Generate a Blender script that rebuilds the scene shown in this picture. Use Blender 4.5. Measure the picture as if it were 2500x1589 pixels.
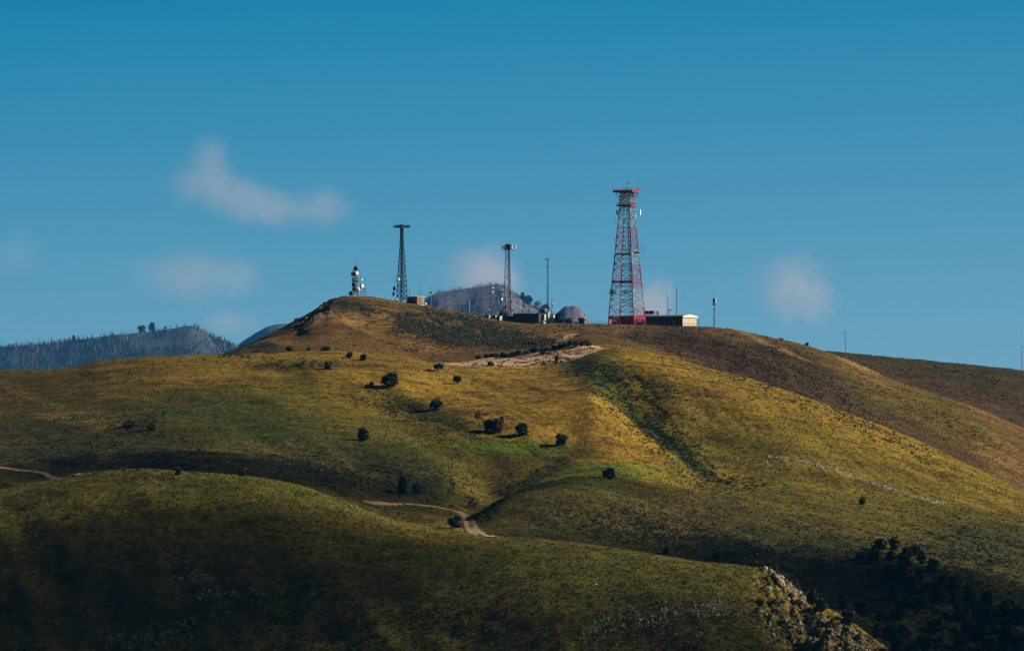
import bpy, math, random
import numpy as np

random.seed(7)
RNG = np.random.default_rng(11)
S = bpy.context.scene
for o in list(bpy.data.objects):
    bpy.data.objects.remove(o)
R = math.radians

# ------------------------------------------------------------------ camera
F = 2500 * 200.0 / 36.0          # focal length in photo pixels (2500 wide)
CX, YH = 1250.0, 1150.0          # optical column and horizon row of the photo
cam = bpy.data.cameras.new('camera')
cam.lens, cam.sensor_width = 200, 36
cam.shift_y = (YH - 794.5) / 2500
cam.clip_start, cam.clip_end = 1.0, 90000
camo = bpy.data.objects.new('camera', cam)
S.collection.objects.link(camo)
camo.location = (0, 0, 0)
camo.rotation_euler = (R(90), 0, 0)
S.camera = camo

# ------------------------------------------------------------------ light
SUN_EL, SUN_AZ = R(28), R(78)   # azimuth clockwise from +Y (the view direction)
S.view_settings.view_transform = 'Standard'
S.view_settings.look = 'None'
S.view_settings.gamma = 1
S.view_settings.exposure = 0.75
w = bpy.data.worlds.new('World')
S.world = w
w.use_nodes = True
nt = w.node_tree
nt.nodes.clear()
wo = nt.nodes.new('ShaderNodeOutputWorld')
bg = nt.nodes.new('ShaderNodeBackground')
sky = nt.nodes.new('ShaderNodeTexSky')
sky.sky_type = 'NISHITA'
sky.sun_disc = False
sky.sun_elevation, sky.sun_rotation = SUN_EL, SUN_AZ
sky.altitude = 2200
sky.air_density, sky.dust_density, sky.ozone_density = 1.0, 0.25, 3.0
tc = nt.nodes.new('ShaderNodeTexCoord')
mp = nt.nodes.new('ShaderNodeMapping')
mp.inputs['Scale'].default_value = (1, 1, 2.6)
mp.inputs['Location'].default_value = (0, 0, 0.05)
sep, com = nt.nodes.new('ShaderNodeSeparateColor'), nt.nodes.new('ShaderNodeCombineColor')
nt.links.new(tc.outputs['Generated'], mp.inputs['Vector'])
nt.links.new(mp.outputs['Vector'], sky.inputs['Vector'])
nt.links.new(sky.outputs['Color'], sep.inputs['Color'])
# the teal cast of this sky: gain and lift per channel
for ch, (gain, lift) in (('Red', (1.50, -1.76)), ('Green', (1.08, 0.34)), ('Blue', (0.66, 2.25))):
    ma = nt.nodes.new('ShaderNodeMath'); ma.operation = 'MULTIPLY_ADD'
    ma.inputs[1].default_value, ma.inputs[2].default_value = gain, lift
    mx = nt.nodes.new('ShaderNodeMath'); mx.operation = 'MAXIMUM'; mx.inputs[1].default_value = 0.06
    nt.links.new(sep.outputs[ch], ma.inputs[0]); nt.links.new(ma.outputs[0], mx.inputs[0])
    nt.links.new(mx.outputs[0], com.inputs[ch])
# sky dimmed towards the zenith to cut the fill light
sx = nt.nodes.new('ShaderNodeSeparateXYZ')
zr = nt.nodes.new('ShaderNodeMapRange')
zr.inputs['From Min'].default_value, zr.inputs['From Max'].default_value = 0.07, 0.45
zr.inputs['To Min'].default_value, zr.inputs['To Max'].default_value = 1.0, 0.12
nt.links.new(tc.outputs['Generated'], sx.inputs[0]); nt.links.new(sx.outputs['Z'], zr.inputs['Value'])
sc_ = nt.nodes.new('ShaderNodeVectorMath'); sc_.operation = 'SCALE'
nt.links.new(com.outputs['Color'], sc_.inputs[0]); nt.links.new(zr.outputs['Result'], sc_.inputs['Scale'])
nt.links.new(sc_.outputs['Vector'], bg.inputs['Color'])
bg.inputs['Strength'].default_value = 0.05
nt.links.new(bg.outputs['Background'], wo.inputs['Surface'])

sl = bpy.data.lights.new('sun', 'SUN')
sl.energy, sl.angle = 5.0, R(0.5)
sl.color = (1.0, 0.93, 0.80)
so = bpy.data.objects.new('sun', sl)
S.collection.objects.link(so)
so.rotation_euler = (R(90) - SUN_EL, 0, R(180) - SUN_AZ)
SUNV = np.array([math.sin(SUN_AZ) * math.cos(SUN_EL), math.cos(SUN_AZ) * math.cos(SUN_EL), math.sin(SUN_EL)])
S.cycles.use_denoising = True
S.cycles.volume_bounces = 1
S.cycles.max_bounces = 6
S.cycles.transparent_max_bounces = 12

# ------------------------------------------------------------------ helpers
def tag(o, label=None, cat=None, group=None, kind=None):
    if label: o['label'] = label
    if cat: o['category'] = cat
    if group: o['group'] = group
    if kind: o['kind'] = kind
    return o

def empty(name, loc, rz=0.0, scale=1.0):
    o = bpy.data.objects.new(name, None)
    S.collection.objects.link(o)
    o.location = loc
    o.rotation_euler = (0, 0, rz)
    o.scale = (scale,) * 3
    o.empty_display_size = 0.5
    return o

def link(name, me, mat=None, parent=None):
    o = bpy.data.objects.new(name, me)
    S.collection.objects.link(o)
    if mat is not None and not me.materials:
        me.materials.append(mat)
    if parent is not None:
        o.parent = parent
    return o

def np_mesh(name, V, Fc, cols=None, smooth=False):
    """V (n,3), Fc (m,k) arrays -> mesh, optional per-vertex colour 'tone'."""
    me = bpy.data.meshes.new(name)
    V = np.ascontiguousarray(V, dtype=np.float32)
    Fc = np.ascontiguousarray(Fc, dtype=np.int32)
    k = Fc.shape[1]
    me.vertices.add(len(V))
    me.vertices.foreach_set('co', V.ravel())
    me.loops.add(Fc.size)
    me.loops.foreach_set('vertex_index', Fc.ravel())
    me.polygons.add(len(Fc))
    me.polygons.foreach_set('loop_start', np.arange(0, Fc.size, k, dtype=np.int32))
    me.polygons.foreach_set('loop_total', np.full(len(Fc), k, dtype=np.int32))
    me.polygons.foreach_set('use_smooth', np.full(len(Fc), bool(smooth)))
    me.update(calc_edges=True)
    if cols is not None:
        a = me.color_attributes.new('tone', 'FLOAT_COLOR', 'POINT')
        c4 = np.ones((len(V), 4), dtype=np.float32)
        c4[:, :3] = cols
        a.data.foreach_set('color', c4.ravel())
    me.validate()
    return me

class MB:
    """collects boxes, bars, tubes and lathes; build() links them as one mesh object"""
    def __init__(s): s.v, s.f = [], []
    def add(s, v, f):
        n = len(s.v)
        s.v += [tuple(p) for p in v]
        s.f += [tuple(i + n for i in q) for q in f]
        return s
    def box(s, c, d, rz=0.0):
        cx, cy, cz = c; a, b, h = d[0] / 2, d[1] / 2, d[2] / 2
        co, si = math.cos(rz), math.sin(rz)
        v = []
        for z in (-h, h):
            for x, y in ((-a, -b), (a, -b), (a, b), (-a, b)):
                v.append((cx + x * co - y * si, cy + x * si + y * co, cz + z))
        return s.add(v, [(3, 2, 1, 0), (4, 5, 6, 7), (0, 1, 5, 4), (1, 2, 6, 5), (2, 3, 7, 6), (3, 0, 4, 7)])
    def bar(s, p, q, r, n=4, r2=None):
        p, q = np.array(p, float), np.array(q, float)
        r2 = r if r2 is None else r2
        d = q - p
        L = np.linalg.norm(d)
        if L < 1e-6: return s
        d /= L
        up = np.array((0, 0, 1.0)) if abs(d[2]) < 0.9 else np.array((1.0, 0, 0))
        a = np.cross(d, up); a /= np.linalg.norm(a)
        b = np.cross(d, a)
        v = []
        for c, rr in ((p, r), (q, r2)):
            for i in range(n):
                t = 2 * math.pi * (i + .5) / n
                v.append(c + a * rr * math.cos(t) + b * rr * math.sin(t))
        f = [(i, (i + 1) % n, n + (i + 1) % n, n + i) for i in range(n)]
        f += [tuple(range(n - 1, -1, -1)), tuple(range(n, 2 * n))]
        return s.add(v, f)
    def lathe(s, c, axis, prof, n=14):
        """prof: list of (distance along axis, radius)"""
        c = np.array(c, float); d = np.array(axis, float); d /= np.linalg.norm(d)
        up = np.array((0, 0, 1.0)) if abs(d[2]) < 0.9 else np.array((1.0, 0, 0))
        a = np.cross(d, up); a /= np.linalg.norm(a)
        b = np.cross(d, a)
        v, f = [], []
        for t, r in prof:
            for i in range(n):
                th = 2 * math.pi * i / n
                v.append(c + d * t + (a * math.cos(th) + b * math.sin(th)) * max(r, 1e-3))
        for j in range(len(prof) - 1):
            for i in range(n):
                f.append((j * n + i, j * n + (i + 1) % n, (j + 1) * n + (i + 1) % n, (j + 1) * n + i))
        f.append(tuple(range(n - 1, -1, -1)))
        m = (len(prof) - 1) * n
        f.append(tuple(range(m, m + n)))
        return s.add(v, f)
    def build(s, name, mat, parent=None, smooth=False):
        me = bpy.data.meshes.new(name)
        me.from_pydata(s.v, [], s.f)
        me.update()
        if smooth:
            me.polygons.foreach_set('use_smooth', [True] * len(me.polygons))
        return link(name, me, mat, parent)

def mat(name, col, rough=0.8, metal=0.0, vary=0.25, scale=3.0, col2=None, bump=0.0):
    m = bpy.data.materials.new(name)
    m.use_nodes = True
    t = m.node_tree
    b = t.nodes['Principled BSDF']
    b.inputs['Roughness'].default_value = rough
    b.inputs['Metallic'].default_value = metal
    n = t.nodes.new('ShaderNodeTexNoise')
    n.inputs['Scale'].default_value = scale
    n.inputs['Detail'].default_value = 5
    c = t.nodes.new('ShaderNodeTexCoord')
    t.links.new(c.outputs['Object'], n.inputs['Vector'])
    r = t.nodes.new('ShaderNodeValToRGB')
    r.color_ramp.elements[0].position = 0.3
    r.color_ramp.elements[1].position = 0.7
    lo = [max(0, x * (1 - vary)) for x in col]
    hi = [min(1, x * (1 + vary)) for x in (col2 or col)]
    r.color_ramp.elements[0].color = (*lo, 1)
    r.color_ramp.elements[1].color = (*hi, 1)
    t.links.new(n.outputs['Fac'], r.inputs['Fac'])
    t.links.new(r.outputs['Color'], b.inputs['Base Color'])
    if bump:
        bp = t.nodes.new('ShaderNodeBump')
        bp.inputs['Strength'].default_value = bump
        t.links.new(n.outputs['Fac'], bp.inputs['Height'])
        t.links.new(bp.outputs['Normal'], b.inputs['Normal'])
    return m

def tone_mat(name, rough=0.95, nscale=1.3, lo=0.55, hi=1.45, bump=0.0, bscale=2.0, fine=None):
    """base colour from the mesh's own 'tone' colours, broken up by world-space noise"""
    m = bpy.data.materials.new(name)
    m.use_nodes = True
    t = m.node_tree
    b = t.nodes['Principled BSDF']
    b.inputs['Roughness'].default_value = rough
    b.inputs['Specular IOR Level'].default_value = 0.08
    a = t.nodes.new('ShaderNodeAttribute')
    a.attribute_name = 'tone'
    g = t.nodes.new('ShaderNodeNewGeometry')
    n = t.nodes.new('ShaderNodeTexNoise')
    n.inputs['Scale'].default_value = nscale
    n.inputs['Detail'].default_value = 8
    n.inputs['Roughness'].default_value = 0.75
    t.links.new(g.outputs['Position'], n.inputs['Vector'])
    mr = t.nodes.new('ShaderNodeMapRange')
    mr.inputs['From Min'].default_value, mr.inputs['From Max'].default_value = 0.32, 0.68
    mr.inputs['To Min'].default_value, mr.inputs['To Max'].default_value = lo, hi
    t.links.new(n.outputs['Fac'], mr.inputs['Value'])
    x = t.nodes.new('ShaderNodeVectorMath')
    x.operation = 'SCALE'
    t.links.new(a.outputs['Color'], x.inputs[0])
    t.links.new(mr.outputs['Result'], x.inputs['Scale'])
    out = x.outputs['Vector']
    t.links.new(out, b.inputs['Base Color'])
    if bump:
        n2 = t.nodes.new('ShaderNodeTexNoise')
        n2.inputs['Scale'].default_value = bscale
        n2.inputs['Detail'].default_value = 6
        n2.inputs['Roughness'].default_value = 0.7
        t.links.new(g.outputs['Position'], n2.inputs['Vector'])
        bp = t.nodes.new('ShaderNodeBump')
        bp.inputs['Strength'].default_value = bump
        bp.inputs['Distance'].default_value = 0.4
        t.links.new(n2.outputs['Fac'], bp.inputs['Height'])
        t.links.new(bp.outputs['Normal'], b.inputs['Normal'])
    return m

def _hash(ix, iy, seed):
    h = (ix.astype(np.int64) * 374761393 + iy.astype(np.int64) * 668265263 + seed * 144665) & 0xFFFFFFFF
    h = ((h ^ (h >> 13)) * 1274126177) & 0xFFFFFFFF
    return ((h ^ (h >> 16)) & 0xFFFF) / 65535.0

def vnoise(x, y, seed=0):
    x, y = np.asarray(x, float), np.asarray(y, float)
    ix, iy = np.floor(x), np.floor(y)
    fx, fy = x - ix, y - iy
    fx, fy = fx * fx * fx * (fx * (fx * 6 - 15) + 10), fy * fy * fy * (fy * (fy * 6 - 15) + 10)
    a, b = _hash(ix, iy, seed), _hash(ix + 1, iy, seed)
    c, d = _hash(ix, iy + 1, seed), _hash(ix + 1, iy + 1, seed)
    return (a + (b - a) * fx) * (1 - fy) + (c + (d - c) * fx) * fy

def fbm(x, y, oct=4, seed=0, gain=0.5):
    s, a, t = 0.0, 1.0, 0.0
    x, y = np.asarray(x, float), np.asarray(y, float)
    for k in range(oct):
        s = s + a * (vnoise(x, y, seed + k * 17) - 0.5)
        t += a
        x, y = x * 1.93 + y * 0.55 + 13.7, y * 1.93 - x * 0.55 + 5.1
        a *= gain
    return s / t * 2          # about -1 .. 1

def pch(xs, ys, xq):
    """monotone cubic through (xs, ys) at xq; xs, ys 1-D"""
    xs, ys, xq = np.asarray(xs, float), np.asarray(ys, float), np.asarray(xq, float)
    h = np.diff(xs); dl = np.diff(ys) / h
    m = np.zeros(len(xs))
    for i in range(1, len(xs) - 1):
        if dl[i - 1] * dl[i] > 0:
            w1, w2 = 2 * h[i] + h[i - 1], h[i] + 2 * h[i - 1]
            m[i] = (w1 + w2) / (w1 / dl[i - 1] + w2 / dl[i])
    m[0], m[-1] = dl[0], dl[-1]
    xq = np.clip(xq, xs[0], xs[-1])
    i = np.clip(np.searchsorted(xs, xq, 'right') - 1, 0, len(h) - 1)
    t = (xq - xs[i]) / h[i]
    return ((1 + 2 * t) * (1 - t) ** 2 * ys[i] + t * (1 - t) ** 2 * h[i] * m[i]
            + t * t * (3 - 2 * t) * ys[i + 1] + t * t * (t - 1) * h[i] * m[i + 1])

def tab(s, xq):
    """'x:y x:y ...' table, monotone cubic in between"""
    p = [tuple(float(v) for v in q.split(':')) for q in s.split()]
    return pch([a for a, _ in p], [b for _, b in p], xq)

# ------------------------------------------------------------------ terrain
# ridge and valley lines, near to far: image row at each image column, and its real distance in metres
BASE = -62.0
U = np.concatenate([np.linspace(-4200, -260, 50, endpoint=False), np.arange(-260, 2764, 4.0), np.linspace(2764, 6800, 50)])
FGy = tab('-4200:1330 -1500:1290 -600:1255 0:1190 100:1172 200:1155 300:1147 360:1144 450:1150 600:1163 700:1181 800:1212 900:1248 1000:1283 1100:1301 1180:1308 1300:1313 1400:1322 1550:1346 1700:1368 1800:1378 1860:1392 1905:1414 1950:1455 2000:1476 2050:1500 2100:1534 2150:1572 2200:1612 2300:1690 2500:1830 2800:1960 6800:2000', U)
FGd = tab('-4200:1000 0:985 600:978 1100:955 1600:935 1900:918 2050:900 2300:885 2800:880 6800:880', U)
BLd = FGd - tab('-4200:120 1600:110 2000:80 2300:60 6800:60', U)
BLy = np.maximum(1800, FGy + 140)
V1d = FGd + tab('-4200:45 1000:42 1200:34 1500:45 2100:60 6800:70', U)
V1y = FGy + tab('-4200:30 800:26 1000:12 1100:3 1200:3 1300:14 1500:25 2100:25 2300:10 6800:0', U)
Sy = tab('-4200:1262 -600:1225 0:1168 350:1150 600:1158 800:1200 900:1234 1000:1257 1080:1266 1135:1268 1165:1254 1200:1230 1230:1210 1300:1180 1350:1165 1400:1154 1450:1156 1500:1168 1600:1196 1700:1228 1800:1256 2100:1350 2300:1400 2500:1450 2800:1520 6800:1600', U)
Sd = tab('-4200:1090 0:1085 900:1070 1130:1064 1200:1082 1300:1090 1400:1100 1700:1090 2100:1055 2500:1040 6800:1040', U)
S2y = tab('-4200:1240 -600:1200 0:1138 350:1120 600:1130 800:1165 900:1200 1000:1224 1080:1238 1135:1250 1165:1254 1200:1240 1230:1222 1300:1189 1350:1170 1400:1151 1450:1150 1500:1152 1600:1170 1700:1200 1800:1222 2100:1285 2300:1318 2500:1350 2800:1400 6800:1480', U)
S2d = Sd + tab('-4200:30 1100:28 1200:24 1300:26 1400:34 1700:36 2100:60 2500:80 6800:80', U)
Gy = tab('-4200:1090 0:1012 300:1002 700:1012 1000:1032 1200:1000 1300:985 1400:958 1440:950 1480:975 1525:1017 1563:1050 1617:1090 1671:1134 1705:1161 1765:1184 1850:1192 1950:1199 2100:1216 2300:1240 2500:1263 2800:1300 6800:1380', U)
Gd = tab('-4200:1205 1000:1205 1300:1215 1440:1240 1525:1228 1617:1205 1705:1175 1850:1172 2100:1190 2500:1200 6800:1200', U)
G2y = Gy + tab('-4200:-10 1380:-8 1440:-3 1480:2 1525:6 1617:10 1705:10 1765:6 1850:2 1950:-1 2100:-3 6800:-4', U)
G2d = Gd + tab('-4200:16 1400:16 1525:20 1700:20 1850:16 2000:10 6800:10', U)
By = tab('-4200:985 -600:935 0:905 100:903 180:898 240:882 330:873 450:867 560:862 700:857 770:855 830:856 900:861 1000:876 1080:889 1150:894 1250:893 1330:888 1385:880 1428:866 1465:852 1509:846 1560:851 1640:868 1700:888 1790:912 1880:937 1970:968 2059:1002 2150:1038 2239:1074 2311:1109 2418:1160 2500:1199 2800:1310 6800:1400', U)
Bd = tab('-4200:1330 0:1320 700:1320 1100:1315 1400:1320 1509:1325 1700:1320 2100:1305 2500:1290 6800:1290', U)
Cy = tab('-4200:1080 -600:1020 0:960 300:925 480:895 560:878 700:866 830:864 900:866 1000:876 1070:885 1150:878 1250:870 1400:854 1440:848 1509:860 1600:880 1700:905 1790:932 1880:958 1970:988 2059:1022 2150:1058 2239:1092 2311:1124 2418:1172 2500:1210 2800:1315 6800:1410', U)
Cd = Bd + tab('-4200:90 480:60 900:46 1080:34 1250:36 1400:36 1509:48 1700:60 6800:70', U)
Ry = np.where(U < 1020, Cy - 1, Cy) + tab('-4200:30 480:10 560:-1 900:-4 1080:-2.5 1400:-2.5 1450:-4 1509:4 1700:5 6800:3', U)
Rd = Cd + tab('-4200:30 900:20 1080:7 1400:8 1509:15 6800:20', U)
My = tab('-4200:1160 -600:1090 0:1040 300:990 420:930 480:890 560:870 620:858 700:846 800:830 900:822 1000:830 1100:850 1200:847 1300:838 1400:826 1450:820 1509:826 1600:842 1700:866 1800:890 1900:918 1970:945 2059:985 2150:1028 2239:1064 2311:1096 2418:1140 2500:1180 2800:1290 6800:1380', U)
Md = tab('-4200:1500 560:1490 900:1530 1100:1500 1300:1500 1500:1520 1700:1500 2100:1440 2500:1410 6800:1410', U)
Dy = tab('-4200:1230 -600:1170 0:1120 300:1050 420:960 480:896 520:877 560:859 590:846 620:834 660:814 700:796 735:782 775:757 800:739 820:728 850:722 900:723 950:730 1000:739 1050:748 1100:758 1150:767 1200:776 1250:785 1300:789 1400:789 1500:791 1600:793 1700:796 1772:802 1844:817 1933:836 1998:854 2040:868 2088:887 2167:922 2275:959 2382:994 2454:1027 2500:1048 2800:1150 6800:1260', U)
Dd = tab('-4200:1700 500:1640 800:1660 1100:1690 1300:1715 1600:1720 1772:1705 2000:1620 2500:1540 6800:1540', U)
Py = Dy + tab('-4200:30 500:30 760:14 860:6 1000:6 1250:3 1700:4 1900:10 2040:12 2500:10 6800:10', U)
Pd = Dd + tab('-4200:40 760:30 860:40 1250:75 1700:60 1900:50 2040:60 6800:60', U)
Ey = tab('-4200:1300 600:1260 1100:1180 1300:1100 1600:980 1800:900 1900:868 1960:856 2009:857 2095:865 2239:878 2418:896 2500:905 2800:945 6800:1150', U)
Ed = tab('-4200:1850 1300:1900 2000:1850 2500:1830 6800:1830', U)

def zz(y, d): return (YH - y) / F * d
lines = [(np.full_like(U, 620.0), None), (BLd - 120, None), (BLd, BLy), (FGd, FGy), (V1d, V1y), (Sd, Sy), (S2d, S2y), (Gd, Gy), (G2d, G2y),
         (Bd, By), (Cd, Cy), (Rd, Ry), (Md, My), (Dd, Dy), (Pd, Py), (Ed, Ey), (Ed + 260, None), (Ed + 500, None)]
LD = np.array([a for a, b in lines])
nL = len(lines)
LY = np.zeros_like(LD)
for k, (d, y) in enumerate(lines):
    LY[k] = y if y is not None else YH - F * (BASE - (0 if k > 3 else 2)) / d
LY[1] = YH - F * (BASE + 10) / LD[1]
LY[1] = np.maximum(LY[1], LY[2] + 30)
LY[-2] = YH - F * (-40.0) / LD[-2]
def blur(a, sig):
    k = np.exp(-0.5 * (np.arange(-3 * sig, 3 * sig + 1) / sig) ** 2); k /= k.sum()
    return np.convolve(np.pad(a, 3 * sig, mode='edge'), k, 'valid')
for k in range(nL):              # no creases down the slopes; crests keep their outline
    LD[k] = blur(LD[k], 12)
    LY[k] = blur(LY[k], 2 if k in (3, 7, 9, 13, 15) else (5 if k in (4, 5, 6, 8) else 8))
counts = [4, 8, 120, 36, 60, 40, 80, 24, 100, 36, 16, 50, 120, 40, 60, 8, 4]
def pchip_cols(X, Y):
    h = np.diff(X, axis=0); dl = np.diff(Y, axis=0) / h
    m = np.zeros_like(X)
    ok = dl[:-1] * dl[1:] > 0
    w1, w2 = 2 * h[1:] + h[:-1], h[1:] + 2 * h[:-1]
    with np.errstate(all='ignore'):
        mm = (w1 + w2) / (w1 / dl[:-1] + w2 / dl[1:])
    m[1:-1] = np.where(ok, mm, 0)
    m[0], m[-1] = dl[0], dl[-1]
    return h, m
h_, m_ = pchip_cols(LD, LY)
m_ = np.array([blur(q, 9) for q in m_])
Drow, Yrow, Lrow = [], [], []
for k in range(nL - 1):
    for j in range(counts[k]):
        t = j / counts[k]
        Drow.append(LD[k] + t * h_[k])
        Yrow.append((1 + 2 * t) * (1 - t) ** 2 * LY[k] + t * (1 - t) ** 2 * h_[k] * m_[k]
                    + t * t * (3 - 2 * t) * LY[k + 1] + t * t * (t - 1) * h_[k] * m_[k + 1])
        Lrow.append(k + t)
Drow.append(LD[-1]); Yrow.append(LY[-1]); Lrow.append(nL - 1)
TD, TY, TL = np.array(Drow), np.array(Yrow), np.array(Lrow)
AZ = (U - CX) / F
TX = AZ[None, :] * TD
TZ = (YH - TY) / F * TD
# soften the creases the control lines leave along the columns' direction
def sstep(a, b, x):
    t = np.clip((x - a) / (b - a), 0, 1)
    return t * t * (3 - 2 * t)
fade = sstep(3, 5, TL)[:, None] * 0 + 1
def in_px(cx, cy, rx, ry, ang=0.0, l0=0.0, l1=99.0, soft=1.0, jitter=0.35):
    """weight 0..1 of an elliptical patch of ground, given where it shows, with a ragged edge"""
    ca, sa = math.cos(R(ang)), math.sin(R(ang))
    dx, dy = U[None, :] - cx, TY - cy
    a, b = (dx * ca + dy * sa) / rx, (-dx * sa + dy * ca) / ry
    r = np.sqrt(a * a + b * b) + jitter * JIT
    return sstep(1 + 0.5 * soft, 1 - 0.5 * soft, r) * ((TL >= l0) & (TL <= l1))[:, None]
JIT = fbm(TX / 14, TD / 20, 4, 3)
# undulation, hummocks, tussocks
amp = np.where(TL < 2, 0.3, 1.0)[:, None]
_cr = np.min(np.abs(TL[:, None] - np.array([3, 7, 9, 13, 15])[None, :]), axis=1)
_fold = (np.clip(_cr / 0.55, 0, 1) * np.where((TL > 1) & (TL < 15), 1, 0.3))[:, None]
TZ = TZ + _fold * (1.5 * fbm(TX / 24 + TD / 60, TD / 55, 3, 81) - 0.9 * np.abs(fbm(TX / 13 + TD / 45, TD / 60, 2, 82)))
TZ = TZ + amp * (0.45 * fbm(TX / 30, TD / 40, 3, 21) + 0.20 * fbm(TX / 6, TD / 8, 3, 22) + 0.11 * fbm(TX / 1.6, TD / 2.2, 3, 23))
# shallow rills running down the golden slope and the big right-hand spur
rill = in_px(1380, 1010, 330, 140, 12, 6, 9.2) + in_px(2000, 1040, 500, 160, 22, 8, 9.2)
TZ = TZ - rill * 0.30 * np.abs(fbm(TX / 2.6 + TD / 9, TD / 30, 2, 31))
# crags: left shoulder of the summit knob, and the foreground hill's right end
crag = in_px(765, 768, 60, 24, -32, 12.2, 14, 0.8)
TZ = TZ + crag * (1.9 * np.floor(2.5 * (fbm(TX / 4, TD / 5, 3, 41) + 1)) / 2.5 - 1.2) * 0.8
cliff = np.clip(in_px(1925, 1428, 90, 36, 38, 2, 4, 0.8) + in_px(2000, 1555, 170, 60, 22, 2, 4, 0.7), 0, 1)
TZ = TZ + cliff * (1.9 * np.floor(3.5 * (fbm(TX / 2.0, TD / 2.4, 4, 42) + 1)) / 3.5 - 1.9 + 0.6 * fbm(TX / 0.7, TD / 0.9, 2, 44))
TYN = YH - F * TZ / TD           # rows after displacement
nr, nc = TD.shape

def gz(u, d):
    """ground height at image column u and distance d"""
    i = int(np.clip(np.searchsorted(U, u) - 1, 0, nc - 2))
    t = (u - U[i]) / (U[i + 1] - U[i])
    a = np.interp(d, TD[:, i], TZ[:, i]); b = np.interp(d, TD[:, i + 1], TZ[:, i + 1])
    return a + (b - a) * t

def P(u, d, up=0.0):
    """ground point at image column u and distance d"""
    return ((u - CX) / F * d, d, gz(u, d) + up)

def at(u, y):
    """distance of the nearest ground seen at photo pixel (u, y)"""
    i = int(np.clip(np.searchsorted(U, u) - 1, 0, nc - 2))
    i += int(U[i + 1] - u < u - U[i])
    col = TYN[:, i]
    r0 = int(np.searchsorted(TL, 2.0))
    k = np.argmax(col[r0:] <= y) + r0
    if k <= r0: return TD[r0, i]
    t = (col[k - 1] - y) / max(col[k - 1] - col[k], 1e-6)
    return TD[k - 1, i] + np.clip(t, 0, 1) * (TD[k, i] - TD[k - 1, i])

def at_many(us, ys):
    """vectorised at(): distances, nan where the pixel falls on a hidden jump"""
    out = np.full(len(us), np.nan)
    ci = np.clip(np.rint(np.interp(us, U, np.arange(nc))).astype(int), 0, nc - 1)
    r0 = int(np.searchsorted(TL, 2.0))
    order = np.argsort(ci)
    b = np.searchsorted(ci[order], np.arange(nc + 1))
    for c in range(nc):
        if b[c] == b[c + 1]: continue
        idx = order[b[c]:b[c + 1]]
        y = TYN[r0:, c]
        rm = np.minimum.accumulate(y)
        vis = np.flatnonzero(y <= rm + 1e-9)
        yv, dv = y[vis], TD[r0:, c][vis]
        q = ys[idx]
        d = np.interp(-q, -yv, dv)
        j = np.clip(np.searchsorted(-yv, -q), 1, len(yv) - 1)
        bad = (dv[j] - dv[j - 1] > 9) | (q < yv[-1])
        out[idx] = np.where(bad, np.nan, d)
    return out

def gz_many(us, ds):
    out = np.zeros(len(us))
    ci = np.clip(np.floor(np.interp(us, U, np.arange(nc))).astype(int), 0, nc - 2)
    order = np.argsort(ci)
    b = np.searchsorted(ci[order], np.arange(nc + 1))
    for c in range(nc - 1):
        if b[c] == b[c + 1]: continue
        idx = order[b[c]:b[c + 1]]
        t = (us[idx] - U[c]) / (U[c + 1] - U[c])
        a = np.interp(ds[idx], TD[:, c], TZ[:, c]); e = np.interp(ds[idx], TD[:, c + 1], TZ[:, c + 1])
        out[idx] = a + (e - a) * t
    return out

# ---- what grows where; some patches hold shade and sunlight as colour
GOLD, STRAW, OLIVE, GREEN, LUSH = (0.30, 0.185, 0.052), (0.36, 0.24, 0.10), (0.125, 0.105, 0.026), (0.085, 0.105, 0.018), (0.11, 0.16, 0.016)
BROWN, UMBER, SAGE, DARKSAGE, BARE, PINK = (0.17, 0.105, 0.048), (0.085, 0.055, 0.028), (0.085, 0.092, 0.062), (0.040, 0.050, 0.034), (0.42, 0.29, 0.17), (0.36, 0.22, 0.14)
COL = np.zeros((nr, nc, 3)) + np.array(OLIVE)
def paint(col, wgt, k=1.0):
    global COL
    w_ = np.clip(wgt * k, 0, 1)[..., None]
    COL = COL * (1 - w_) + np.array(col) * w_
def layer(l0, l1): return ((TL >= l0) & (TL < l1))[:, None] * np.ones((1, nc))
n1 = np.clip(0.5 + 0.9 * fbm(TX / 22, TD / 9, 4, 51), 0, 1)
n2 = np.clip(0.5 + 1.1 * fbm(TX / 7, TD / 4, 4, 52), 0, 1)
n3 = np.clip(0.5 + 1.2 * fbm(TX / 60, TD / 40, 3, 53), 0, 1)
n4 = np.clip(0.5 + 1.3 * fbm(TX / 18 + TD / 30, TD / 2.2, 4, 54), 0, 1)      # streaks along the contours
# foreground hill
fg = layer(0, 4.5)
paint((0.085, 0.080, 0.020), fg)
paint(BROWN, fg * n1, 0.45)
paint((0.070, 0.075, 0.016), fg * n3, 0.6)
paint(UMBER, fg * np.clip(n2 - 0.45, 0, 1), 1.1)
paint(GOLD, in_px(820, 1345, 200, 30, 8, 1, 4.2), 0.35)
paint(GOLD, in_px(1000, 1300, 260, 26, 10, 1, 4.2), 0.45)
paint(GREEN, in_px(1100, 1370, 420, 40, 4, 1, 4.2), 0.55)
paint(GREEN, in_px(700, 1200, 160, 26, 14, 1, 4.2), 0.5)
paint((0.165, 0.155, 0.040), layer(2.5, 3.3) * (0.4 + 0.6 * n2) * sstep(2.5, 2.9, TL)[:, None], 0.75)  # crest rim lightened: sunlight put into the colour
paint(STRAW, in_px(2040, 1540, 190, 70, 25, 1, 4.2), 0.45)
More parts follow.
